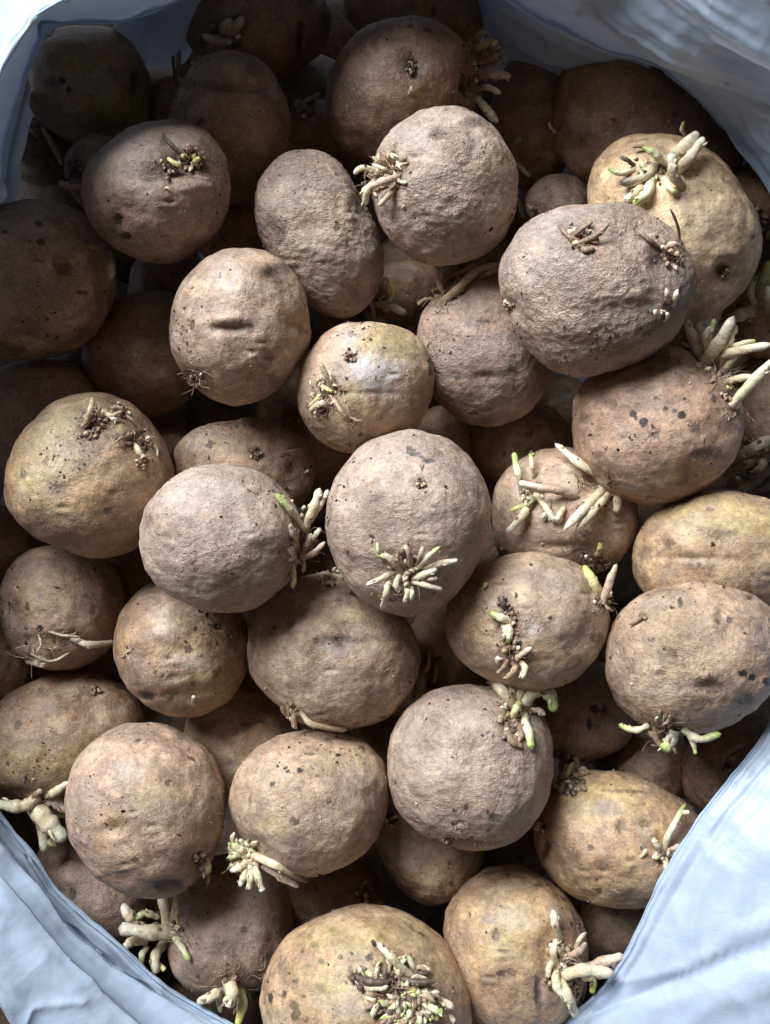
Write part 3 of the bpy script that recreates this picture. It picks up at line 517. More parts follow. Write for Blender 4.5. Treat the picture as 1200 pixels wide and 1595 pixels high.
def surf_z(p, px, py):
    u = to_local(px, py, p['C0'], p['D'], p['R'])
    rho = np.hypot(*u); t = math.atan2(u[1], u[0]) % (2*math.pi)
    ti = int(round(t/(2*math.pi)*p['nt'])) % p['nt']
    half = p['V'][:p['fq'], ti]
    q = np.hypot(half[:, 0], half[:, 1])/np.maximum(1-half[:, 2]/p['D'], .3)
    if rho >= q.max(): return u, None
    return u, float(np.interp(rho, q, half[:, 2]))
def surf_pt(p, px, py, h):
    """local point h photo pixels above the skin on the ray of (px, py)"""
    u, z = surf_z(p, px, py)
    return u, z

# ------------------------------------------------------------------ shoots and roots
SH = {'w': ((.66, .56, .38), (.80, .76, .62)), 'g': ((.74, .70, .50), (.40, .50, .16)), 'y': ((.70, .64, .34), (.62, .64, .16)),
      'p': ((.50, .36, .27), (.72, .60, .48)), 'b': ((.26, .17, .12), (.36, .25, .17)), 'd': ((.10, .07, .055), (.14, .10, .08)),
      't': ((.46, .34, .22), (.42, .30, .20)), 'k': ((.68, .58, .40), (.10, .07, .06)), 'r': ((.60, .53, .40), (.56, .46, .34))}
def catmull(pts, n):
    pts = np.array(pts, float)
    if len(pts) == 2: pts = np.array([pts[0], (pts[0]+pts[1])/2, pts[1]])
    q = np.vstack([2*pts[0]-pts[1], pts, 2*pts[-1]-pts[-2]]); out = []
    m = len(pts)-1; t = np.linspace(0, m, n)
    for x in t:
        i = min(int(x), m-1); f = x-i; a, b, c, d = q[i:i+4]
        out.append(.5*((2*b)+(-a+c)*f+(2*a-5*b+4*c-d)*f*f+(-a+3*b-3*c+d)*f**3))
    return np.array(out)
def tube(pts, rad, ns, rng, kind, knob=1.0, tip='round'):
    n = len(pts); T = np.gradient(pts, axis=0); T /= np.linalg.norm(T, axis=1)[:, None]+1e-12
    up = np.array([.3, .2, 1.0]); A = np.cross(T, up); A /= np.linalg.norm(A, axis=1)[:, None]+1e-12; B = np.cross(T, A)
    an = np.linspace(0, 2*np.pi, ns, endpoint=False); t = np.linspace(0, 1, n)
    sd = rng.uniform(-50, 50, 3)
    V = []
    c0, c1 = [np.array(c) for c in SH[kind]]; cols = []
    flat = rng.uniform(.75, 1.0)
    for i in range(n):
        ring = A[i][None]*np.cos(an)[:, None] + B[i][None]*np.sin(an)[:, None]*flat
        k = 1 + knob*.22*fbm(ring*1.1+sd+[t[i]*4.0, 0, 0], 2)
        V.append(pts[i] + ring*(rad[i]*k)[:, None])
        f = sstep(t[i] + .15*fbm(ring*1.3+sd+7, 1), .45, .95)[:, None]
        cc = c0*(1-f) + c1*f
        cc = cc*(1 + .16*fbm(ring*2+sd+3+[t[i]*5, 0, 0], 2))[:, None]
        ft = (sstep(np.full(ns, t[i]), .90, 1.0)*(.75 if rng.rand() < .5 or kind in 'k' else .15))[:, None]
        cc = cc*(1-ft) + np.array([.13, .08, .05])*ft
        fb = (1-sstep(np.full(ns, t[i]), .0, .16))[:, None]*.40
        cc = cc*(1-fb) + np.array([.20, .125, .08])*fb
        cols.append(cc)
    return np.array(V), np.clip(np.array(cols), .01, .9)
rngS = np.random.RandomState(5)
def path3(p, pts, w):
    """photo polyline with heights above the skin -> local points (metres)"""
    k = p['D']/F; res = []; z0 = None
    for (x, y, h) in pts:
        u, zs = surf_z(p, x, y)
        if z0 is None: z0 = zs if zs is not None else -p['cz']*.05
        if zs is None: zl = z0*.6 + h*k
        else: zl = max(min(z0, zs+25*k) + h*k, zs + max(h, 0)*k*.9) if h > 0 else zs - .15*w*k
        f = 1 - zl/p['D']; res.append([u[0]*f, u[1]*f, zl])
    return np.array(res)
def shoot(key, kind, w, pts, name='sprout'):
    p = P[key]; k = p['D']/F; L = path3(p, pts, w)
    n = 22 if w >= 9 else 14; C = catmull(L, n); t = np.linspace(0, 1, n)
    C = C + fbm(np.stack([t*3, t*0, t*0], 1)+rngS.uniform(-9, 9, 3), 1)[:, None]*rngS.normal(size=3)*w*k*.10*np.sin(t*np.pi)[:, None]
    te = rngS.uniform(.72, .93); wv = fbm(np.stack([t*rngS.uniform(3, 6), t*0+rngS.uniform(-40, 40), t*0], 1), 2)
    prof = 1.08*(.74+.22*np.exp(-t*9)+.26*np.sin(np.clip(t*1.15, 0, 1)*np.pi*.9)+.22*wv)*np.sqrt(np.clip(1-((t-te)/(1-te)).clip(0)**2, .0, 1))
    prof = prof*(1 + .05*np.sin(t*rngS.uniform(12, 24)))
    if pts[0][2] > 3: prof = prof*np.sqrt(np.clip(t/.10, .002, 1))
    prof = np.maximum(prof, .03)
    V, c = tube(C, prof*w*k*.5, 12, rngS, kind, .55)
    ns = 12; nn = len(V)
    Vf = np.concatenate([V.reshape(-1, 3), C[:1], C[-1:] + (C[-1:]-C[-2:-1])*.25]); cf = np.concatenate([c.reshape(-1, 3), c[0, :1], c[-1, :1]])
    Q = grid_quads(nn, ns, True)
    a, b = nn*ns, nn*ns+1; i = np.arange(ns); j = (i+1) % ns
    Q = np.concatenate([Q, np.stack([np.full(ns, a), np.full(ns, a), i, j], 1)*0 + np.stack([i, j, j, np.full(ns, a)], 1)]) if False else Q
    VV, QQ, CC, off = [Vf[:nn*ns]], [Q], [cf[:nn*ns]], nn*ns
    for q in range(3 if w >= 9 else 1):                                    # small scale leaves and torn bits on the shoot
        i = rngS.randint(int(n*.35), n-3); an = rngS.uniform(0, 6.28); T_ = C[i+1]-C[i]; T_ /= np.linalg.norm(T_)
        sd_ = np.cross(T_, [math.cos(an), math.sin(an), .6]); sd_ /= np.linalg.norm(sd_); q_ = w*k
        a0 = C[i] + sd_*prof[i]*q_*.3; ln_ = q_*rngS.uniform(.35, .75)
        c2 = catmull([a0, a0+sd_*q_*.28+T_*ln_*.5, a0+sd_*q_*rngS.uniform(.2, .5)+T_*ln_], 7)
        v2, cc2 = tube(c2, np.array([1, 1, .95, .8, .6, .4, .1])*q_*rngS.uniform(.10, .19), 7, rngS, kind if rngS.rand() < .5 else 'b', 1.4)
        VV.append(v2.reshape(-1, 3)); CC.append(cc2.reshape(-1, 3)); QQ.append(grid_quads(7, 7, True)+off); off += 49
    return raw_mesh(name, np.concatenate(VV), np.concatenate(QQ), SHOOT, p['obj'], attrs={'tint': np.concatenate(CC)})
def tuft(key, x, y, r, n, kind='b', wmin=.8, wmax=1.8, out=1.0, name='root_tuft', long=1.0):
    """fine dry roots joined into one part"""
    p = P[key]; k = p['D']/F; VV = []; QQ = []; CC = []; off = 0
    for i in range(n):
        a = rngS.uniform(0, 2*np.pi); l = r*rngS.uniform(.5, 1.3)*long; x0 = x + rngS.normal()*r*.25; y0 = y + rngS.normal()*r*.25
        kk = rngS.uniform(-.9, .9)
        pts = [(x0, y0, 0), (x0+math.cos(a)*l*.5, y0+math.sin(a)*l*.5, 3+rngS.uniform(0, 5)*out), (x0+math.cos(a+kk)*l, y0+math.sin(a+kk)*l, 1.5+rngS.uniform(0, 6)*out)]
        C = catmull(path3(p, pts, 2), 9); w_ = rngS.uniform(wmin, wmax)
        V, c = tube(C, np.linspace(1, .35, 9)*w_*k*.6, 5, rngS, kind, 1.5)
        VV.append(V.reshape(-1, 3)); CC.append(c.reshape(-1, 3)); QQ.append(grid_quads(9, 5, True)+off); off += 45
    raw_mesh(name, np.concatenate(VV), np.concatenate(QQ), HAIR, p['obj'], attrs={'tint': np.concatenate(CC)})
def crust(key, x, y, r, n, kinds='bwp', wmin=3, wmax=7, long=1.0, name='bud_crust'):
    """a scab of short stubs and scales too small to tell apart"""
    p = P[key]; k = p['D']/F; VV = []; QQ = []; CC = []; off = 0
    n = int(n*1.5); kinds = kinds + 'bw'
    for i in range(n):
        a = rngS.uniform(0, 2*np.pi); q = r*math.sqrt(rngS.rand())*.85; x0 = x+math.cos(a)*q; y0 = y+math.sin(a)*q
        a2 = a + rngS.normal()*.9; l = rngS.uniform(.25, .6)*max(r, 9)*long
        w_ = rngS.uniform(wmin, wmax); h1 = rngS.uniform(1, 7)
        pts = [(x0, y0, 0), (x0+math.cos(a2)*l*.5, y0+math.sin(a2)*l*.5, h1), (x0+math.cos(a2+.4)*l, y0+math.sin(a2+.4)*l, h1*rngS.uniform(.6, 1.6))]
        C = catmull(path3(p, pts, 2), 8); t = np.linspace(0, 1, 8)
        V, c = tube(C, np.maximum(np.sqrt(np.clip(1-t**3, 0, 1))*(.8+.4*np.sin(t*3)), .05)*w_*k*.5, 8, rngS, kinds[rngS.randint(len(kinds))], 2.0)
        VV.append(V.reshape(-1, 3)); CC.append(c.reshape(-1, 3)); QQ.append(grid_quads(8, 8, True)+off); off += 64
    o = raw_mesh(name, np.concatenate(VV), np.concatenate(QQ), SHOOT, p['obj'], attrs={'tint': np.concatenate(CC)})
    o['kind'] = 'stuff'
SHOOTS = '''
A b 7 872,352,0 886,368,7 905,377,6
A b 8 900,380,0 930,366,9 950,346,9
A b 7 893,378,0 912,389,7 927,386,4
A b 7 888,372,0 905,358,9 924,345,7
A d 4 1060,385,0 1056,352,20 1044,324,32
A b 6 1030,388,0 1012,374,9 992,358,9
A p 8 1032,392,0 1048,380,12 1062,386,8
A p 7 1044,474,0 1040,462,8 1038,448,14
A w 7 1048,476,0 1052,464,9 1056,450,10
A w 6 1030,496,0 1022,488,8 1020,482,8
A w 5 1036,500,0 1040,492,8 1038,486,8
B w 11 585,283,0 571,298,16 570,320,12
B p 10 622,276,0 600,281,12 578,291,14
B p 8 618,288,0 603,308,10 589,322,9
B t 6 605,262,0 592,250,10 590,238,9
B w 8 585,265,0 563,262,10 551,271,8
B t 6 618,258,0 606,246,12 605,240,12
B b 6 620,255,0 630,248,10 632,246,10
B w 5 612,270,0 596,262,14 580,256,12
B w 5 622,282,0 628,284,6 634,284,4
l w 11 742,152,0 758,170,12 776,192,10
l p 8 744,138,0 764,137,12 781,146,10
l p 11 745,118,0 775,116,14 797,119,14
l b 8 742,95,0 765,92,12 778,82,14
l t 7 738,80,0 756,68,14 770,60,14
l b 6 735,70,0 748,52,10 760,50,10
l b 6 745,105,0 770,100,10 792,90,10
l w 5 638,146,0 641,140,5 641,134,5
L k 13 1022,256,0 1003,274,16 966,287,17
L g 13 1014,276,0 1009,300,16 986,319,12
L w 11 1006,286,0 990,300,12 972,316,8
L w 13 1062,292,0 1049,270,20 1047,236,34
L w 16 1040,258,0 1062,232,22 1089,206,34
L w 14 1055,268,0 1074,246,20 1098,214,34
L g 9 1042,258,0 1022,241,20 1001,228,22
L g 8 988,264,0 966,270,10 947,261,12
L g 5 1070,214,12 1062,202,28 1066,188,34
L g 8 1034,276,0 1044,293,12 1057,301,8
L d 6 988,258,0 978,250,12 966,244,14
L b 5 1012,234,0 1000,228,7 984,228,7
p w 7 800,248,0 812,262,22 827,276,20
p t 8 798,226,0 806,218,18 814,216,18
p w 7 806,308,0 812,326,20 816,342,20
r t 7 836,328,0 828,324,8 822,318,8
o w 5 866,208,0 858,198,6 855,190,6
kk y 7 578,474,0 604,470,34 614,452,44 600,434,48
kk w 12 588,474,0 610,478,38 634,489,38
kk t 8 584,500,0 582,485,30 578,468,32
kk w 9 598,448,0 600,440,38 601,432,42
kk p 6 650,470,0 668,466,32 672,464,30
M t 11 688,472,0 714,448,16 746,420,22 781,411,18
M b 8 684,450,0 700,432,12 728,420,12
M t 8 694,458,0 686,446,10 683,432,12
M b 7 700,440,0 716,425,16 742,410,18
M t 7 750,432,0 762,424,12 780,420,12
M t 5 652,474,0 662,466,6 672,466,5
F t 8 521,606,0 510,586,8 499,564,9
F y 6 499,600,3 510,606,8 519,611,6
F t 7 513,612,0 528,634,8 541,653,6
F w 9 485,640,0 496,630,8 507,626,5
F y 6 484,632,0 494,622,8 500,614,6
F w 5 524,600,0 516,590,6 514,576,6
F b 4 545,650,0 556,655,5 565,657,4
D d 5 254,212,0 266,224,6 286,243,6
D y 6 262,247,0 272,254,6 284,262,4
D t 8 300,236,0 296,230,8 290,224,8
D y 7 302,256,0 306,250,8 312,246,8
D d 5 318,262,0 314,252,8 310,236,10
D w 3 258,292,0 262,293,4 266,295,3
q p 9 132,293,0 110,292,8 92,284,8
k p 8 98,254,0 82,224,14 65,196,18
k p 5 60,214,0 52,206,8 44,198,10
J t 8 162,380,0 149,383,6 135,383,6
J p 12 168,392,0 172,412,10 172,436,4
I t 9 133,664,0 141,642,14 145,618,20
I w 9 160,642,0 172,648,8 184,656,6
I t 6 196,644,0 188,636,10 176,632,10
I w 9 209,690,0 216,702,7 225,714,4
I b 4 206,684,0 190,682,10 178,692,6
I b 5 190,640,0 206,654,8 224,672,6
I b 4 228,684,0 244,696,8 246,712,4
I t 5 160,650,0 178,646,10 192,640,8
H g 11 474,826,0 456,798,16 428,768,20
H w 13 474,828,0 487,794,16 499,760,20
H w 8 484,812,0 500,786,14 512,762,16
H p 9 468,870,0 488,862,12 507,844,12
H y 9 456,878,0 457,900,10 456,917,6
H p 10 464,850,0 458,836,12 452,816,10
H p 8 470,866,0 478,848,14 486,830,12
f b 3 440,706,0 462,700,5 482,699,4
f w 4 476,736,0 479,734,4 480,731,4
G g 8 648,888,0 666,868,14 687,851,20
G w 9 658,890,0 688,878,12 714,872,12
G g 8 620,882,0 605,868,12 586,864,10
G g 6 597,872,0 590,858,12 588,844,12
G w 8 608,894,0 590,903,10 570,911,8
G w 10 606,902,0 602,924,9 595,950,5
G p 10 632,900,0 614,876,14 597,862,14
G w 8 640,905,0 664,912,10 690,918,6
G w 8 632,908,0 635,924,8 630,940,5
G w 10 643,902,0 664,894,16 682,886,14
G p 8 640,884,0 638,864,14 630,848,14
G p 7 650,884,0 655,866,14 660,850,12
G w 8 626,892,0 618,906,12 620,922,8
G w 7 640,912,0 642,924,8 640,936,4
K w 17 1095,566,0 1116,540,22 1144,492,36
K w 14 1088,552,0 1079,526,16 1068,497,22
K w 13 1112,558,0 1152,546,28 1206,536,34
K w 14 1138,632,0 1166,602,22 1208,556,36
K w 11 1118,560,0 1136,532,18 1146,505,26
K g 8 1098,552,0 1106,522,18 1114,496,26
K g 7 1140,540,18 1160,534,30 1178,531,32
K w 9 1128,580,0 1136,566,12 1150,552,16
K y 4 1136,610,0 1134,604,6 1134,600,6
K w 5 1086,545,0 1070,538,8 1060,532,8
aa w 15 1176,480,0 1150,492,28 1120,506,30
aa y 15 1184,462,0 1192,436,32 1200,405,36
aa w 12 1196,485,0 1198,465,32 1196,445,36
z r 15 1212,684,0 1180,694,38 1150,716,34
z b 14 1206,706,0 1172,718,40 1130,742,34
z b 15 1208,722,0 1180,744,42 1144,772,36
z t 12 1190,696,0 1162,704,34 1142,730,32
z b 11 1180,700,0 1188,724,44 1168,744,42
z b 12 1210,735,0 1190,760,36 1160,758,34
N w 12 954,748,0 912,728,30 864,690,38
N p 12 899,772,0 856,762,20 806,752,22
N w 13 946,756,0 914,788,24 878,826,24
N w 11 952,764,0 928,792,22 898,824,20
N t 12 954,752,0 962,774,12 960,800,10
N g 11 815,764,0 807,736,16 801,704,20
N g 7 832,744,0 829,722,12 826,706,14
N w 9 834,768,0 850,790,14 864,813,12
N w 11 824,776,0 816,800,16 789,831,16
N y 6 828,790,0 810,790,12 794,796,10
N g 9 838,772,0 826,780,14 820,790,14
N w 8 880,790,0 872,802,12 866,814,8
N y 8 928,866,0 934,856,7 936,845,8
N w 7 858,780,0 850,800,10 842,808,8
O y 6 752,918,0 756,912,5 757,907,5
O g 11 796,966,0 780,962,10 762,954,8
O g 15 788,972,0 792,986,12 787,1002,8
O d 9 790,952,0 784,940,8 782,928,8
O w 8 798,1028,0 814,1018,9 829,1008,7
O w 8 778,1034,0 776,1028,8 778,1022,8
O y 14 936,928,0 924,906,14 909,880,16
O p 11 938,940,0 948,910,14 961,878,20
O b 5 940,940,0 948,948,8 956,952,6
V w 14 805,1100,0 812,1070,22 821,1032,30
V k 16 800,1102,0 784,1078,18 764,1062,20
V w 13 796,1096,0 796,1066,22 776,1052,24
V g 18 812,1102,0 834,1076,26 856,1082,28 864,1110,20
V g 13 814,1108,0 822,1134,14 829,1168,9
V y 10 798,1118,0 804,1104,14 812,1092,14
V p 9 820,1108,0 838,1106,16 850,1114,14
V b 10 788,1128,0 796,1152,9 814,1163,6
V b 9 786,1098,0 782,1114,8 778,1126,6
V b 8 838,1084,0 846,1068,12 850,1056,12
V b 6 790,1064,0 772,1060,12 758,1064,12
P g 9 1012,1128,0 990,1138,4 964,1128,4
P g 15 1052,1134,0 1046,1152,6 1033,1170,6
P g 11 1062,1134,0 1088,1150,10 1124,1143,10
P g 7 1068,1136,0 1080,1158,8 1084,1176,6
P b 8 1020,1130,0 1022,1148,6 1030,1164,4
P b 8 1005,1128,0 1018,1146,6 1034,1158,4
P b 5 1006,956,0 994,966,5 979,973,4
P b 7 998,958,0 1003,960,4 1008,964,3
h b 9 1124,1196,0 1134,1172,12 1162,1158,12
h b 6 1130,1180,0 1142,1180,10 1152,1172,8
g y 8 896,1176,0 898,1194,8 884,1206,8
g b 7 878,1180,0 874,1196,6 880,1212,6
W b 9 884,1216,0 878,1222,10 872,1236,8
W b 9 898,1208,0 908,1204,8 918,1202,6
W t 8 872,1228,0 862,1222,8 854,1208,8
W y 7 880,1212,0 886,1202,8 894,1186,8
W g 9 1034,1322,0 1048,1290,18 1069,1250,26
W w 6 1058,1272,16 1066,1266,24 1075,1265,24
W w 8 1036,1328,0 1024,1316,9 1016,1306,9
W p 7 1038,1330,0 1050,1322,8 1060,1316,8
W w 7 1036,1332,0 1038,1346,8 1038,1358,4
W w 7 1032,1330,0 1024,1334,8 1016,1336,6
W w 4 998,1336,0 1004,1328,4 1008,1322,4
W t 6 842,1292,0 840,1286,6 838,1280,6
X w 10 872,1462,0 865,1440,14 862,1416,22
X w 15 872,1522,0 906,1512,24 958,1516,36
X p 13 890,1516,0 936,1500,26 972,1488,36
X w 14 870,1522,0 884,1550,20 898,1584,20
X w 12 864,1508,0 868,1536,16 886,1560,16
X w 9 870,1508,0 862,1486,14 868,1462,14
X p 8 880,1490,0 900,1484,16 914,1468,18
X y 9 905,1524,16 924,1526,24 922,1548,20
X k 9 926,1504,24 950,1500,32 964,1508,34
X w 8 866,1492,0 856,1506,10 854,1524,8
X w 6 896,1480,0 904,1462,14 914,1452,18
X t 8 886,1500,0 872,1482,12 864,1474,10
Y w 10 640,1520,0 612,1494,16 588,1468,16
Y g 7 650,1514,0 642,1502,12 636,1488,14
Y d 10 548,1522,0 580,1530,10 608,1530,8
Y d 9 622,1524,0 650,1530,8 680,1528,6
Y w 10 684,1556,0 694,1562,8 708,1570,6
Y w 7 560,1535,0 586,1540,8 606,1536,6
Y g 8 588,1522,0 578,1518,8 570,1512,8
Y w 8 592,1560,0 584,1572,8 580,1586,6
Y g 10 660,1562,0 676,1572,8 690,1578,6
Y w 7 700,1580,0 706,1588,6 708,1592,5
Y d 5 585,1474,10 582,1468,16 578,1465,16
ff t 9 586,1404,0 606,1420,18 632,1438,20
ff b 6 582,1398,0 576,1380,8 566,1368,8
a w 19 272,1452,0 238,1452,22 184,1446,28
a w 14 262,1444,0 256,1414,14 250,1388,14
a w 14 214,1444,14 202,1426,22 190,1408,20
a g 9 250,1430,8 226,1424,20 206,1434,20
a w 13 232,1466,10 208,1466,22 194,1476,22
a d 6 196,1476,20 188,1486,22 187,1504,20
a w 13 258,1466,0 242,1490,20 244,1518,18
a g 8 270,1458,0 284,1476,16 296,1498,12
a g 8 232,1474,8 222,1486,16 222,1503,14
a y 5 278,1440,0 276,1424,10 280,1418,10
a y 6 248,1500,14 254,1508,18 258,1512,18
a w 18 356,1528,0 362,1546,18 356,1566,26
a y 14 370,1536,0 378,1562,16 370,1600,18
a w 13 348,1540,0 330,1552,14 308,1562,14
a g 8 350,1545,0 342,1560,16 345,1578,16
c w 15 60,1240,0 34,1256,16 -8,1252,18
c w 11 72,1238,0 88,1232,10 108,1218,12
c w 23 46,1244,0 74,1280,16 104,1310,12
c w 14 48,1258,0 66,1290,10 70,1330,6
c r 15 70,1246,0 90,1250,12 112,1266,12
c g 11 66,1262,0 84,1262,10 104,1274,8
c y 7 60,1290,0 76,1312,10 92,1318,8
T g 15 318,1338,0 321,1350,10 323,1362,12
T t 6 322,1352,0 324,1366,8 324,1378,6
U k 12 396,1332,0 430,1348,14 480,1374,12
U w 10 396,1344,0 402,1366,12 410,1390,8
U p 11 410,1348,0 440,1366,12 466,1382,8
U g 11 386,1332,0 372,1322,12 362,1312,12
U w 10 388,1342,0 374,1352,12 358,1356,8
U w 9 384,1346,0 380,1364,12 374,1382,8
U w 10 392,1348,0 390,1368,12 388,1386,8
U g 9 378,1330,0 366,1332,12 356,1338,10
U w 6 368,1320,0 362,1306,6 366,1296,6
R t 9 452,1096,0 448,1112,9 438,1100,10
R t 9 462,1106,0 458,1122,8 462,1136,6
R t 9 468,1108,0 490,1130,7 542,1137,3
R w 8 520,898,0 508,894,5 494,896,4
R w 7 522,898,0 532,898,4 536,902,3
ee w 14 660,1046,0 656,1072,26 649,1106,28
ee t 7 668,1012,0 668,1036,24 660,1050,24
ee b 5 672,1020,0 680,1044,22 676,1066,20
S w 6 302,1090,0 302,1087,4 303,1083,6
d r 9 112,994,0 140,1004,8 180,1000,8
d r 4 76,984,0 100,990,5 124,992,4
d r 8 44,1030,0 60,1034,10 78,1034,8
d r 4 48,1018,0 80,1030,9 110,1016,8
d r 3 60,988,0 64,1004,5 56,1018,5
m p 11 360,66,0 338,64,8 314,54,8
m p 12 345,52,0 350,42,9 362,30,10
m p 13 354,60,0 368,42,9 380,26,10
m b 7 330,52,0 330,44,6 334,36,6
v t 8 468,178,0 470,164,8 488,150,10
v b 8 490,176,0 478,168,10 466,164,8
v t 7 486,160,0 492,150,10 500,146,10
s t 6 276,122,0 278,98,10 280,58,14
s b 4 272,120,0 270,90,8 272,40,10
O t 9 806,1034,0 800,1046,14 786,1060,16
O w 9 812,1030,0 818,1042,14 812,1058,18
O b 7 792,1028,0 784,1040,12 774,1050,14
V t 9 812,1098,0 800,1082,20 790,1062,26
V w 9 826,1096,0 826,1080,18 834,1066,22
V b 8 802,1124,0 812,1140,10 808,1156,8
K w 10 1130,596,0 1156,588,22 1190,592,30
K t 8 1122,572,0 1130,548,18 1128,522,24
K w 9 1104,556,0 1098,530,20 1106,508,28
aa g 9 1176,476,0 1170,450,26 1180,428,34
H w 8 478,846,0 490,836,14 500,822,14
H t 7 466,862,0 474,878,12 472,892,10
G t 6 636,890,0 622,872,12 620,856,12
G w 6 650,900,0 668,902,12 682,900,12
M b 6 696,452,0 708,444,14 716,430,16
'''
for ln in SHOOTS.strip().splitlines():
    f = ln.split()
    shoot(f[0], f[1], float(f[2]), [tuple(float(v) for v in q.split(',')) for q in f[3:]])
CR = [('A',905,370,24,9,'bbt',4,8),('A',1046,398,18,12,'bpbt',4,8),('A',1032,492,9,5,'pw',3,5),('A',1046,468,9,5,'pt',3,6),('A',792,478,9,5,'bt',4,8),
 ('B',602,262,28,26,'twbpt',3,7),('B',578,290,18,10,'bdt',4,7),('l',754,80,26,20,'bdbt',5,9),('l',748,125,12,8,'bt',5,8),('l',641,105,9,7,'db',3,5),
 ('L',1020,262,24,9,'wgt',4,8),('L',1128,425,6,5,'pb',3,5),('M',690,455,16,9,'tb',4,7),('F',508,612,24,16,'twb',3,6),('F',545,556,10,8,'bd',3,5),('F',500,640,12,7,'bt',3,5),
 ('D',298,250,20,18,'tbyd',4,7),('D',262,262,14,8,'db',3,5),('I',148,662,20,16,'bdbt',4,8),('I',216,684,20,16,'bdb',3,6),('I',188,640,14,7,'tb',3,5),('I',222,720,10,7,'pb',3,5),
 ('H',468,852,22,18,'pbtp',5,10),('H',478,800,12,7,'pt',4,8),('G',632,886,28,22,'wptgb',4,8),('G',655,754,7,5,'pt',3,5),('K',1112,568,24,14,'twb',4,8),('K',1135,610,14,7,'twr',3,5),
 ('z',1170,722,34,22,'bbdt',6,12),('bb',1180,350,26,14,'bt',5,9),('N',828,764,18,12,'wtb',4,7),('N',945,756,14,8,'tw',5,8),('N',826,708,5,3,'gy',4,6),('N',935,880,14,8,'bd',3,5),
 ('O',792,962,13,10,'bdt',4,7),('O',800,1016,20,18,'btb',5,10),('O',940,932,15,12,'bdt',3,6),('O',784,938,8,6,'dv'.replace('v','b'),4,6),('O',912,876,12,6,'db',3,6),
 ('V',800,1102,24,22,'bwtb',5,10),('V',798,1140,14,9,'btp',5,9),('V',848,1064,7,6,'bd',4,6),('P',1040,1140,28,14,'bgtb',4,7),('W',892,1214,22,18,'bdb',5,9),('W',1034,1330,14,14,'wwp',3,6),('W',842,1288,7,5,'rp',3,5),
 ('X',872,1486,20,20,'wtbp',4,8),('X',868,1520,18,16,'wbtd',5,9),('X',892,1540,12,8,'wt',5,8),('Y',622,1545,52,70,'gwtgdb',4,9),('Y',650,1572,34,34,'ggwy',4,9),('Y',560,1524,16,9,'dd',4,8),
 ('a',268,1450,18,12,'wty',5,9),('a',362,1536,14,10,'wtb',5,9),('c',64,1250,20,8,'wr',6,11),('U',380,1336,26,34,'wwtg',5,10),('U',372,1322,15,12,'gw',5,8),('T',316,1340,13,7,'bt',5,9),
 ('R',456,1108,12,7,'tw',4,7),('R',512,896,18,9,'wgt',3,6),('ee',672,1030,12,8,'bt',3,6),('m',352,56,20,9,'bd',4,8),('v',474,168,14,10,'bt',4,7),('q',118,262,16,9,'db',4,7),('f',398,706,9,7,'bd',3,5),('E',306,592,11,12,'bt',3,5),
 ('g',880,1186,12,8,'bd',4,7),('h',1132,1190,12,8,'bd',4,7),('kk',592,476,14,8,'tyb',4,7),('ff',570,1390,14,10,'bd',4,7),('c',150,1073,8,6,'wt',3,5),('V',700,1310,9,4,'tb',3,5),('Z',608,1276,10,6,'bt',4,7),('aa',1160,490,14,8,'wt',5,9),('i',950,1366,6,4,'bd',3,5)]
for c in CR: crust(*c[:6], wmin=c[6], wmax=c[7])
TF = [('A',1050,400,26,12,'b'),('B',598,268,36,26,'t'),('l',756,90,34,26,'b'),('M',690,470,30,14,'t'),('F',515,625,32,14,'t'),('F',555,655,16,8,'b'),('D',290,255,24,10,'d'),
 ('E',306,592,24,26,'t'),('I',150,655,28,18,'b'),('I',222,690,28,18,'b'),('H',466,850,34,16,'p'),('G',640,905,34,14,'t'),('K',1125,580,34,26,'r'),('K',1148,640,26,12,'r'),
 ('K',950,758,22,12,'b'),('N',905,745,20,14,'t'),('N',830,770,26,10,'t'),('O',792,985,36,10,'b'),('O',800,1040,22,8,'b'),('O',940,935,20,8,'b'),('V',800,1115,34,12,'b'),('P',1040,1142,30,14,'b'),
 ('W',1036,1330,20,8,'r'),('W',880,1222,24,12,'d'),('X',872,1500,32,16,'r'),('Y',620,1545,50,20,'b'),('a',362,1528,46,20,'t'),('a',278,1450,40,14,'r'),('a',400,1520,26,8,'b'),('d',60,1020,40,14,'r'),('d',120,995,20,8,'r'),
 ('S',196,1020,12,4,'r'),('U',385,1340,30,10,'t'),('z',1160,690,40,18,'t'),('z',1140,600,30,10,'r'),('bb',1176,360,36,18,'b'),('aa',1150,490,30,10,'b'),('ee',672,1040,30,12,'b'),('v',474,170,20,10,'b'),('q',122,262,26,14,'d'),('c',110,1225,20,6,'r'),('ff',572,1390,30,12,'d'),('N',900,855,40,6,'d')]
for c in TF: tuft(*c)

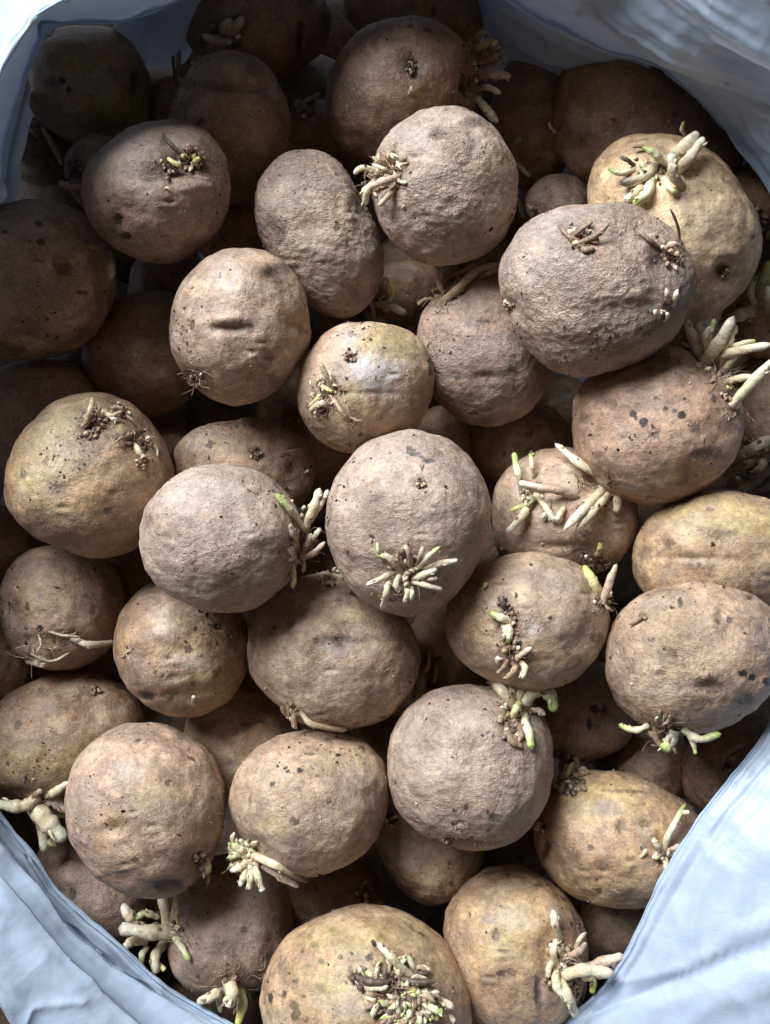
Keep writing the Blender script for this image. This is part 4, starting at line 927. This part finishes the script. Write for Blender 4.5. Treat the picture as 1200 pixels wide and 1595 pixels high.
# crumbs of dry soil and skin flakes that cling to the upper potatoes: one part of loose stuff on each
_t = (1+5**.5)/2
ICO = np.array([(-1,_t,0),(1,_t,0),(-1,-_t,0),(1,-_t,0),(0,-1,_t),(0,1,_t),(0,-1,-_t),(0,1,-_t),(_t,0,-1),(_t,0,1),(-_t,0,-1),(-_t,0,1)])/1.9
ICF = np.array([(0,11,5),(0,5,1),(0,1,7),(0,7,10),(0,10,11),(1,5,9),(5,11,4),(11,10,2),(10,7,6),(7,1,8),(3,9,4),(3,4,2),(3,2,6),(3,6,8),(3,8,9),(4,9,5),(2,4,11),(6,2,10),(8,6,7),(9,8,1)])
for k in ORDER:
    p = P[k]
    if k.startswith('deep') or p['nt'] < 200 and p['z'] < -.03: continue
    n = {'pale': 14, 'gold': 60}.get(p['tone'], 110); k_ = p['D']/F; rg = np.random.RandomState(len(k)*31+ord(k[0]))
    fi = (np.sqrt(rg.rand(n))*p['fq']*.93).astype(int); ti = rg.randint(0, p['nt'], n)
    clump = rg.rand(n) < .5; fi[clump] = np.clip(fi[0] + rg.normal(size=clump.sum())*p['fq']*.14, 2, p['fq']-4).astype(int); ti[clump] = (ti[0] + (rg.normal(size=clump.sum())*p['nt']*.06).astype(int)) % p['nt']
    base = p['V'][fi, ti]; sz = (rg.gamma(2.2, .42, n)+.35).clip(.4, 3.0)*k_
    sh_ = rg.uniform(.5, 1.4, (n, 1, 3))*ICO[None]*(1+.35*rg.normal(size=(n, 12, 1)))
    V = base[:, None] + sh_*sz[:, None, None]
    pal = np.array([(.10,.065,.045),(.16,.11,.08),(.36,.27,.19),(.50,.40,.30),(.055,.035,.028)])[rg.choice(5, n, p=[.28,.24,.2,.1,.18])]
    o = raw_mesh('soil_crumbs', V.reshape(-1, 3), (ICF[None]+12*np.arange(n)[:, None, None]).reshape(-1, 3), HAIR, p['obj'], attrs={'tint': np.repeat(pal, 12, 0)}, smooth=False)
    o['kind'] = 'stuff'
def dirt(key, x, y, r, n, seed):
    p = P[key]; k_ = p['D']/F; rg = np.random.RandomState(seed); pts = []
    for _ in range(n):
        q_ = abs(rg.normal())*r*.55; a = rg.uniform(0, 6.28); u, zs = surf_z(p, x+math.cos(a)*q_, y+math.sin(a)*q_)
        if zs is None: continue
        h = rg.uniform(-.5, 5)*k_*(1 if q_ < r else 0); f = 1-(zs+h)/p['D']; pts.append([u[0]*f, u[1]*f, zs+h])
    if not pts: return
    n = len(pts); sz = rg.uniform(.7, 3.0, n)*k_
    V = np.array(pts)[:, None] + rg.uniform(.4, 1.6, (n, 1, 3))*ICO[None]*(1+.4*rg.normal(size=(n, 12, 1)))*sz[:, None, None]
    pal = np.array([(.10,.060,.04),(.17,.105,.07),(.30,.20,.13),(.05,.03,.025)])[rg.choice(4, n, p=[.35,.3,.15,.2])]
    o = raw_mesh('caked_soil', V.reshape(-1, 3), (ICF[None]+12*np.arange(n)[:, None, None]).reshape(-1, 3), HAIR, p['obj'], attrs={'tint': np.repeat(pal, 12, 0)}, smooth=False)
    o['kind'] = 'stuff'
for i, c in enumerate(CR): dirt(c[0], c[1], c[2], c[3], 14+int(c[3]*1.6), i)
for i, c in enumerate(CR):
    if c[3] >= 12: tuft(c[0], c[1], c[2], c[3]*.9, 16, 'btd'[i % 3], .4, 1.3, 1.8)
# fine fibres lying on the skins
for k, x, y in [('A',850,460),('M',700,520),('W',980,1228),('V',690,1300),('G',690,770),('T',150,1180),('O',740,950),('Q',1080,860),('B',660,330),('R',600,1040),('K',1130,640),('H',300,880),('N',900,850),('a',330,1400),('P',1000,1090),('E',420,590),('C',450,420),('S',240,1040)]:
    tuft(k, x, y, 13, 4, 't', .35, .7, .2)
# ------------------------------------------------------------------ the bag
bag = bpy.data.objects.new('plastic_bag', None); COL.objects.link(bag); bag.location = (0, 0, -.16)
bag['label'] = 'thin white plastic carrier bag with its creased rim folded open around the potatoes'; bag['category'] = 'plastic bag'
CREASE = [  # photo polylines of sharp creases in the film: (points, height px, width px)
 ([(1020,-20),(1110,45),(1220,112)], -16, 26), ([(1000,-20),(1080,50),(1210,130)], 10, 20), ([(1040,112),(1100,135),(1160,150),(1230,175)], -7, 12),
 ([(790,10),(900,75),(1010,105),(1080,120),(1220,190)], 6, 14), ([(1120,-10),(1160,30),(1220,65)], 9, 16), ([(900,-20),(1010,50),(1130,130),(1220,230)], -4, 22),
 ([(76,52),(78,28),(92,10),(108,-12)], 9, 7), ([(76,52),(50,30),(0,48),(-40,70)], 7, 9), ([(110,36),(84,26),(108,-12)], -5, 8), ([(20,60),(10,140),(-10,220)], 4, 12),
 ([(930,1577),(1000,1548),(1080,1518),(1220,1462)], -12, 13), ([(960,1530),(1010,1522),(1060,1512),(1120,1480)], 5, 9), ([(1095,1270),(1040,1380),(1060,1440)], 3, 12), ([(1100,1320),(1110,1290),(1160,1230),(1220,1160)], 3.5, 7),
 ([(1060,1600),(1120,1560),(1220,1530)], 6, 14), ([(1220,1430),(1150,1450),(1100,1490)], 5, 10), ([(900,1590),(1000,1570),(1120,1540),(1220,1510)], 4, 20),([(1080,1460),(1090,1400),(1105,1330)], 3, 9),
 ([(0,1450),(60,1500),(120,1560),(150,1600)], 4, 12), ([(40,1600),(50,1570),(130,1560)], 5, 8),
]
def seg_dist(X, Y, pl):
    best = np.full(X.shape, 1e9)
    for (a, b), (c, d) in zip(pl[:-1], pl[1:]):
        vx, vy = c-a, d-b; t = np.clip(((X-a)*vx+(Y-b)*vy)/(vx*vx+vy*vy), 0, 1)
        best = np.minimum(best, np.hypot(X-a-t*vx, Y-b-t*vy))
    return best
def resample(pl, n, closed=False):
    pl = np.array(pl, float)
    if closed: pl = np.vstack([pl, pl[:1]])
    m = len(pl)
    q = np.vstack([pl[-2] if closed else 2*pl[0]-pl[1], pl, pl[1] if closed else 2*pl[-1]-pl[-2]])
    s = np.concatenate([[0], np.cumsum(np.linalg.norm(np.diff(pl[:, :2], axis=0), axis=1))])
    t = np.interp(np.linspace(0, s[-1], n, endpoint=not closed), s, np.arange(m))
    i = np.minimum(t.astype(int), m-2); f = (t-i)[:, None]
    a, b, c, d = q[i], q[i+1], q[i+2], q[i+3]
    return .5*((2*b)+(-a+c)*f+(2*a-5*b+4*c-d)*f*f+(-a+3*b-3*c+d)*f**3)
def loft(name, rows, n, m, closed=False, amp=1.0, seed=0, crease=True, dirn=None, edge_wave=2.0):
    """film through rows of (photo x, photo y, height cm); amp scales the crumple"""
    R_ = np.array([resample(r, n, closed) for r in rows])               # rows x n x 3
    t = np.linspace(0, len(rows)-1, m); G = []
    q = np.concatenate([2*R_[:1]-R_[1:2], R_, 2*R_[-1:]-R_[-2:-1]])
    for x in t:
        i = min(int(x), len(rows)-2); f = x-i; a, b, c, d = q[i:i+4]
        G.append(.5*((2*b)+(-a+c)*f+(2*a-5*b+4*c-d)*f*f+(-a+3*b-3*c+d)*f**3))
    G = np.array(G); X, Y, Zc = G[..., 0], G[..., 1], G[..., 2]/100.
    s = np.linspace(0, 1, n, endpoint=not closed)[None]*np.ones((m, 1)); tt = t[:, None]*np.ones((1, n))
    length = n*1.0
    A = np.stack([X*.0045, Y*.0045, 0*X+seed], -1)
    # wobble in the picture plane so edges are not drawn with a ruler
    X2 = X + edge_wave*fbm(np.stack([X*.02, Y*.02, 0*X+seed+4], -1), 2); Y2 = Y + edge_wave*fbm(np.stack([X*.02, Y*.02, 0*X+seed+8], -1), 2)
    V = world(X2, Y2, Zc)
    du = np.gradient(V, axis=1); dv = np.gradient(V, axis=0); N = np.cross(du, dv); N /= np.linalg.norm(N, axis=-1, keepdims=True)+1e-12
    N *= np.where(N[..., 2:3] < 0, -1, 1)
    # long soft folds that run along the sheet, short crumples
    f1 = pnoise(np.stack([s*length*.008, tt*2.2, 0*X+seed+1], -1)); f2 = 1-np.abs(pnoise(A*2.2+20))*2; f3 = 1-np.abs(fbm(A*6+40, 2))*2
    d = amp*(.0020*f1 + .0016*f2 + .0001*f3)
    if crease:
        for pl, h, w_ in CREASE:
            dd = seg_dist(X, Y, pl); d = d + h*.00024*np.exp(-(dd/w_)**1.3)
    V = V + N*d[..., None]
    o = raw_mesh(name, V.reshape(-1, 3) - np.array([0, 0, -.16]), grid_quads(m, n, closed), FILM, bag)
    return o
# rim: (edge x, edge y, edge z cm, [(outward px, z cm) ...]) clockwise from the left edge of the picture
RIM = [(-70,420,1,(60,4),(120,6.5),(190,6.0)), (-25,345,2,(45,5),(90,7),(150,6)), (2,300,3,(40,5.5),(75,7),(120,6)), (12,240,3,(22,5.0),(44,6.6),(62,7.2)), (28,175,3,(20,4.8),(38,6.4),(52,7.2)),
 (44,115,3,(16,4.6),(30,6.2),(42,7.2)), (76,52,3,(12,4.4),(22,5.6),(31,6.6)), (112,38,3,(16,4.6),(30,6.0),(42,7.0)), (180,38,3,(35,5),(75,6.5),(110,6)), (232,22,3,(40,5),(80,6.5),(120,6)), (275,2,3,(50,5),(90,6.5),(130,6)),
 (330,-30,3,(50,5),(90,6),(130,6)), (450,-70,3,(50,4.8),(90,5.6),(130,5)), (600,-80,3,(50,4.6),(90,5.4),(130,5)), (720,-50,2.5,(50,4.4),(100,5.4),(150,5)), (785,-2,2,(40,3.6),(110,5.2),(220,6)),
 (868,50,1.6,(40,3.2),(120,5),(260,6.5)), (950,82,1.4,(40,3),(130,5),(280,6.5)), (1022,104,1.3,(40,3),(130,5),(280,6.5)), (1064,136,1.3,(40,3),(130,4.8),(260,6)), (1112,184,1.3,(40,3),(120,4.5),(240,5.5)), (1162,248,1.3,(35,2.8),(100,4),(200,5)),
 (1215,330,1.2,(40,2.6),(100,3.6),(180,4)), (1270,500,1,(40,2.2),(90,3),(150,3)), (1300,750,1,(40,2.2),(90,3),(150,3)), (1275,980,1.5,(40,2.6),(90,3.6),(160,4)), (1200,1128,2.2,(35,2.9),(100,4),(230,5)),
 (1150,1196,2.2,(35,2.9),(100,4),(250,5.5)), (1095,1270,2.2,(35,2.9),(100,4),(280,5.5)), (1030,1372,2.1,(35,2.8),(100,3.8),(280,5.5)), (975,1480,1.8,(30,2.4),(90,3.4),(260,5)), (930,1545,1.2,(30,1.9),(80,2.8),(200,4)),
 (880,1588,.8,(30,1.6),(80,2.4),(160,3.5)), (790,1640,.5,(30,1.4),(80,2.2),(150,3)), (620,1700,.5,(30,1.4),(80,2.2),(150,3)), (450,1640,.0,(30,1),(80,2.0),(140,3)), (333,1580,-1,(20,-.3),(45,.5),(90,1.6)),
 (247,1524,-1,(20,-.3),(45,.6),(100,2.0)), (187,1470,-1,(22,-.2),(50,.8),(120,2.4)), (133,1426,-1,(24,-.1),(55,1.0),(130,2.8)), (97,1392,-1,(24,0),(55,1.0),(130,3)), (63,1344,-1,(24,0),(55,1.0),(130,3)),
 (20,1292,-1,(24,0),(55,1.2),(120,3)), (-25,1230,-.5,(30,1),(60,2),(120,3.5)), (-90,1100,0,(50,2.5),(100,4),(160,4.5)), (-110,850,0,(60,3),(120,5),(180,5)), (-100,600,0,(60,3.5),(120,5.5),(180,5.5))]
e = np.array([[r[0], r[1]] for r in RIM], float)
tg = np.roll(e, -1, 0) - np.roll(e, 1, 0); nr = np.stack([tg[:, 1], -tg[:, 0]], 1); nr /= np.linalg.norm(nr, axis=1)[:, None]
def ring(fn): return [(e[i, 0]+nr[i, 0]*fn(i)[0], e[i, 1]+nr[i, 1]*fn(i)[0], fn(i)[1]) for i in range(len(RIM))]
for i, r in enumerate(RIM):
    if r[1] < 480 or r[0] < -60 and r[1] < 900:
        kz = 1.4 if r[0] > 500 else 1.12
        RIM[i] = (r[0], r[1], r[2], (r[3][0], r[3][1]*(1+(kz-1)*.5)), (r[4][0], r[4][1]*kz), (r[5][0], r[5][1]*kz))
rows = [ring(lambda i: (26, RIM[i][2]-4.0)), ring(lambda i: (9, RIM[i][2]-1.0)), ring(lambda i: (0, RIM[i][2]+.1)), ring(lambda i: (8, RIM[i][2]+.3)),
        ring(lambda i: RIM[i][3]), ring(lambda i: RIM[i][4]), ring(lambda i: RIM[i][5]),
        ring(lambda i: (RIM[i][5][0]+7, RIM[i][5][1]-1.6)), ring(lambda i: (RIM[i][5][0]+3, RIM[i][5][1]-10))]
loft('bag_rim', rows, 1100, 130, closed=True, amp=.75, seed=3)
# the bag's body below the rim, down to the floor
body = []
for sc_, zc in ((1.03, 1.0), (1.06, -2.0), (1.10, -5.5), (1.12, -9.0), (1.06, -12.5), (.6, -15.0), (.05, -15.4)):
    body.append([(600+(x-600)*sc_, 800+(y-800)*sc_, zc) for x, y in e[::2]])
loft('bag_body', body, 420, 70, closed=True, amp=1.6, seed=11, crease=False)
# inner layer of film showing under the upper right rim
loft('inner_fold', [[(720,10,-7),(770,110,-7),(860,150,-7),(960,180,-7),(1120,240,-6),(1230,380,-6)], [(740,-20,-2),(775,60,-2.5),(870,110,-2.5),(980,130,-2.5),(1130,210,-3),(1235,340,-3)],
     [(760,-50,1),(800,-10,.8),(890,40,.6),(990,70,.6),(1140,160,.6),(1240,300,.6)]], 300, 60, amp=.7, seed=21)
# inner layers in the upper left: the dim wall behind the corner potato, and the small lit tongue at the edge
loft('inner_fold', [[(-60,420,-5),(20,330,-5),(40,240,-5),(60,160,-5)], [(-60,380,-2),(0,320,-2),(25,220,-2),(50,140,-2)], [(-80,340,1),(-20,280,1.5),(5,190,2),(40,100,2)]], 160, 40, amp=.8, seed=25)
loft('inner_fold', [[(170,60,-5),(230,110,-6),(290,100,-6),(330,20,-6)], [(180,30,-2),(240,60,-2),(290,40,-2),(330,-10,-2)], [(190,0,2),(240,0,2),(290,-20,2),(330,-60,2)]], 140, 40, amp=.8, seed=27)
loft('inner_fold', [[(-30,270,3.8),(2,282,4.2),(10,300,4.2),(2,318,4),(-30,330,3.8)], [(-40,280,4.8),(-12,290,4.8),(-6,302,4.8),(-12,314,4.8),(-40,325,4.8)]], 60, 16, amp=.2, seed=29, crease=False)
# overlapping folds in the lower left
loft('rim_fold', [[(-40,1265,1.2),(0,1306,1.0),(34,1344,.8),(66,1382,.8),(116,1446,.8),(186,1506,.6),(266,1556,.4),(350,1600,.2)],
     [(-44,1276,1.9),(-4,1316,1.7),(28,1354,1.5),(60,1394,1.5),(108,1458,1.5),(178,1518,1.3),(258,1568,1.1),(340,1612,.9)],
     [(-60,1340,2.4),(-20,1370,2.4),(10,1410,2.3),(46,1450,2.2),(90,1510,2.2),(150,1570,2.0),(230,1630,1.8),(300,1680,1.6)]], 360, 40, amp=.45, seed=33, crease=False)
loft('rim_fold', [[(-40,1335,2.6),(0,1362,2.6),(30,1398,2.6),(84,1462,2.5),(150,1528,2.4),(216,1592,2.2),(270,1650,2)],
     [(-44,1346,3.3),(-4,1374,3.3),(24,1410,3.3),(76,1474,3.2),(142,1542,3.1),(206,1606,2.9),(260,1664,2.7)],
     [(-80,1420,4.4),(-50,1450,4.4),(-20,1490,4.4),(20,1540,4.3),(70,1600,4.0),(130,1660,3.6),(180,1710,3.2)],
     [(-110,1470,4.0),(-80,1500,4.2),(-38,1520,4.4),(-4,1560,4.4),(30,1612,4.0),(80,1680,3.4),(130,1730,3.0)]], 360, 50, amp=.6, seed=35)

# crossing folds of the upper right rim
def shift(l, dx, dy, z): return [(x+dx, y+dy, z+.25*i) for i, (x, y) in enumerate(l)]
L1 = [(960,-60),(1020,-12),(1075,30),(1130,70),(1240,128),(1320,170)]
loft('rim_fold', [shift(L1,-4,6,7.3), shift(L1,4,-6,8.4), shift(L1,22,-36,9.2), shift(L1,40,-64,9.9), shift(L1,60,-100,11.0), shift(L1,90,-150,13.0)], 300, 60, amp=.5, seed=41, crease=False)
L2 = [(900,0),(960,52),(1030,98),(1090,122),(1150,142),(1250,190)]
loft('rim_fold', [shift(L2,-3,5,3.6), shift(L2,3,-5,4.4), shift(L2,16,-26,5.2), shift(L2,40,-66,6.4), shift(L2,70,-110,7.6), shift(L2,90,-140,7.6)], 300, 60, amp=.45, seed=43, crease=False)

# ------------------------------------------------------------------ floor
V = [(-1.5, -1.5, -.165), (1.5, -1.5, -.165), (1.5, 1.5, -.165), (-1.5, 1.5, -.165)]
fl = raw_mesh('floor', V, [[0, 1, 2, 3]], FLOOR); fl['kind'] = 'structure'
print('tris', sum(len(o.data.polygons)*2 for o in bpy.data.objects if o.type == 'MESH'), {k: round(P[k]['z']*100, 1) for k in ORDER if not k.startswith('deep')})
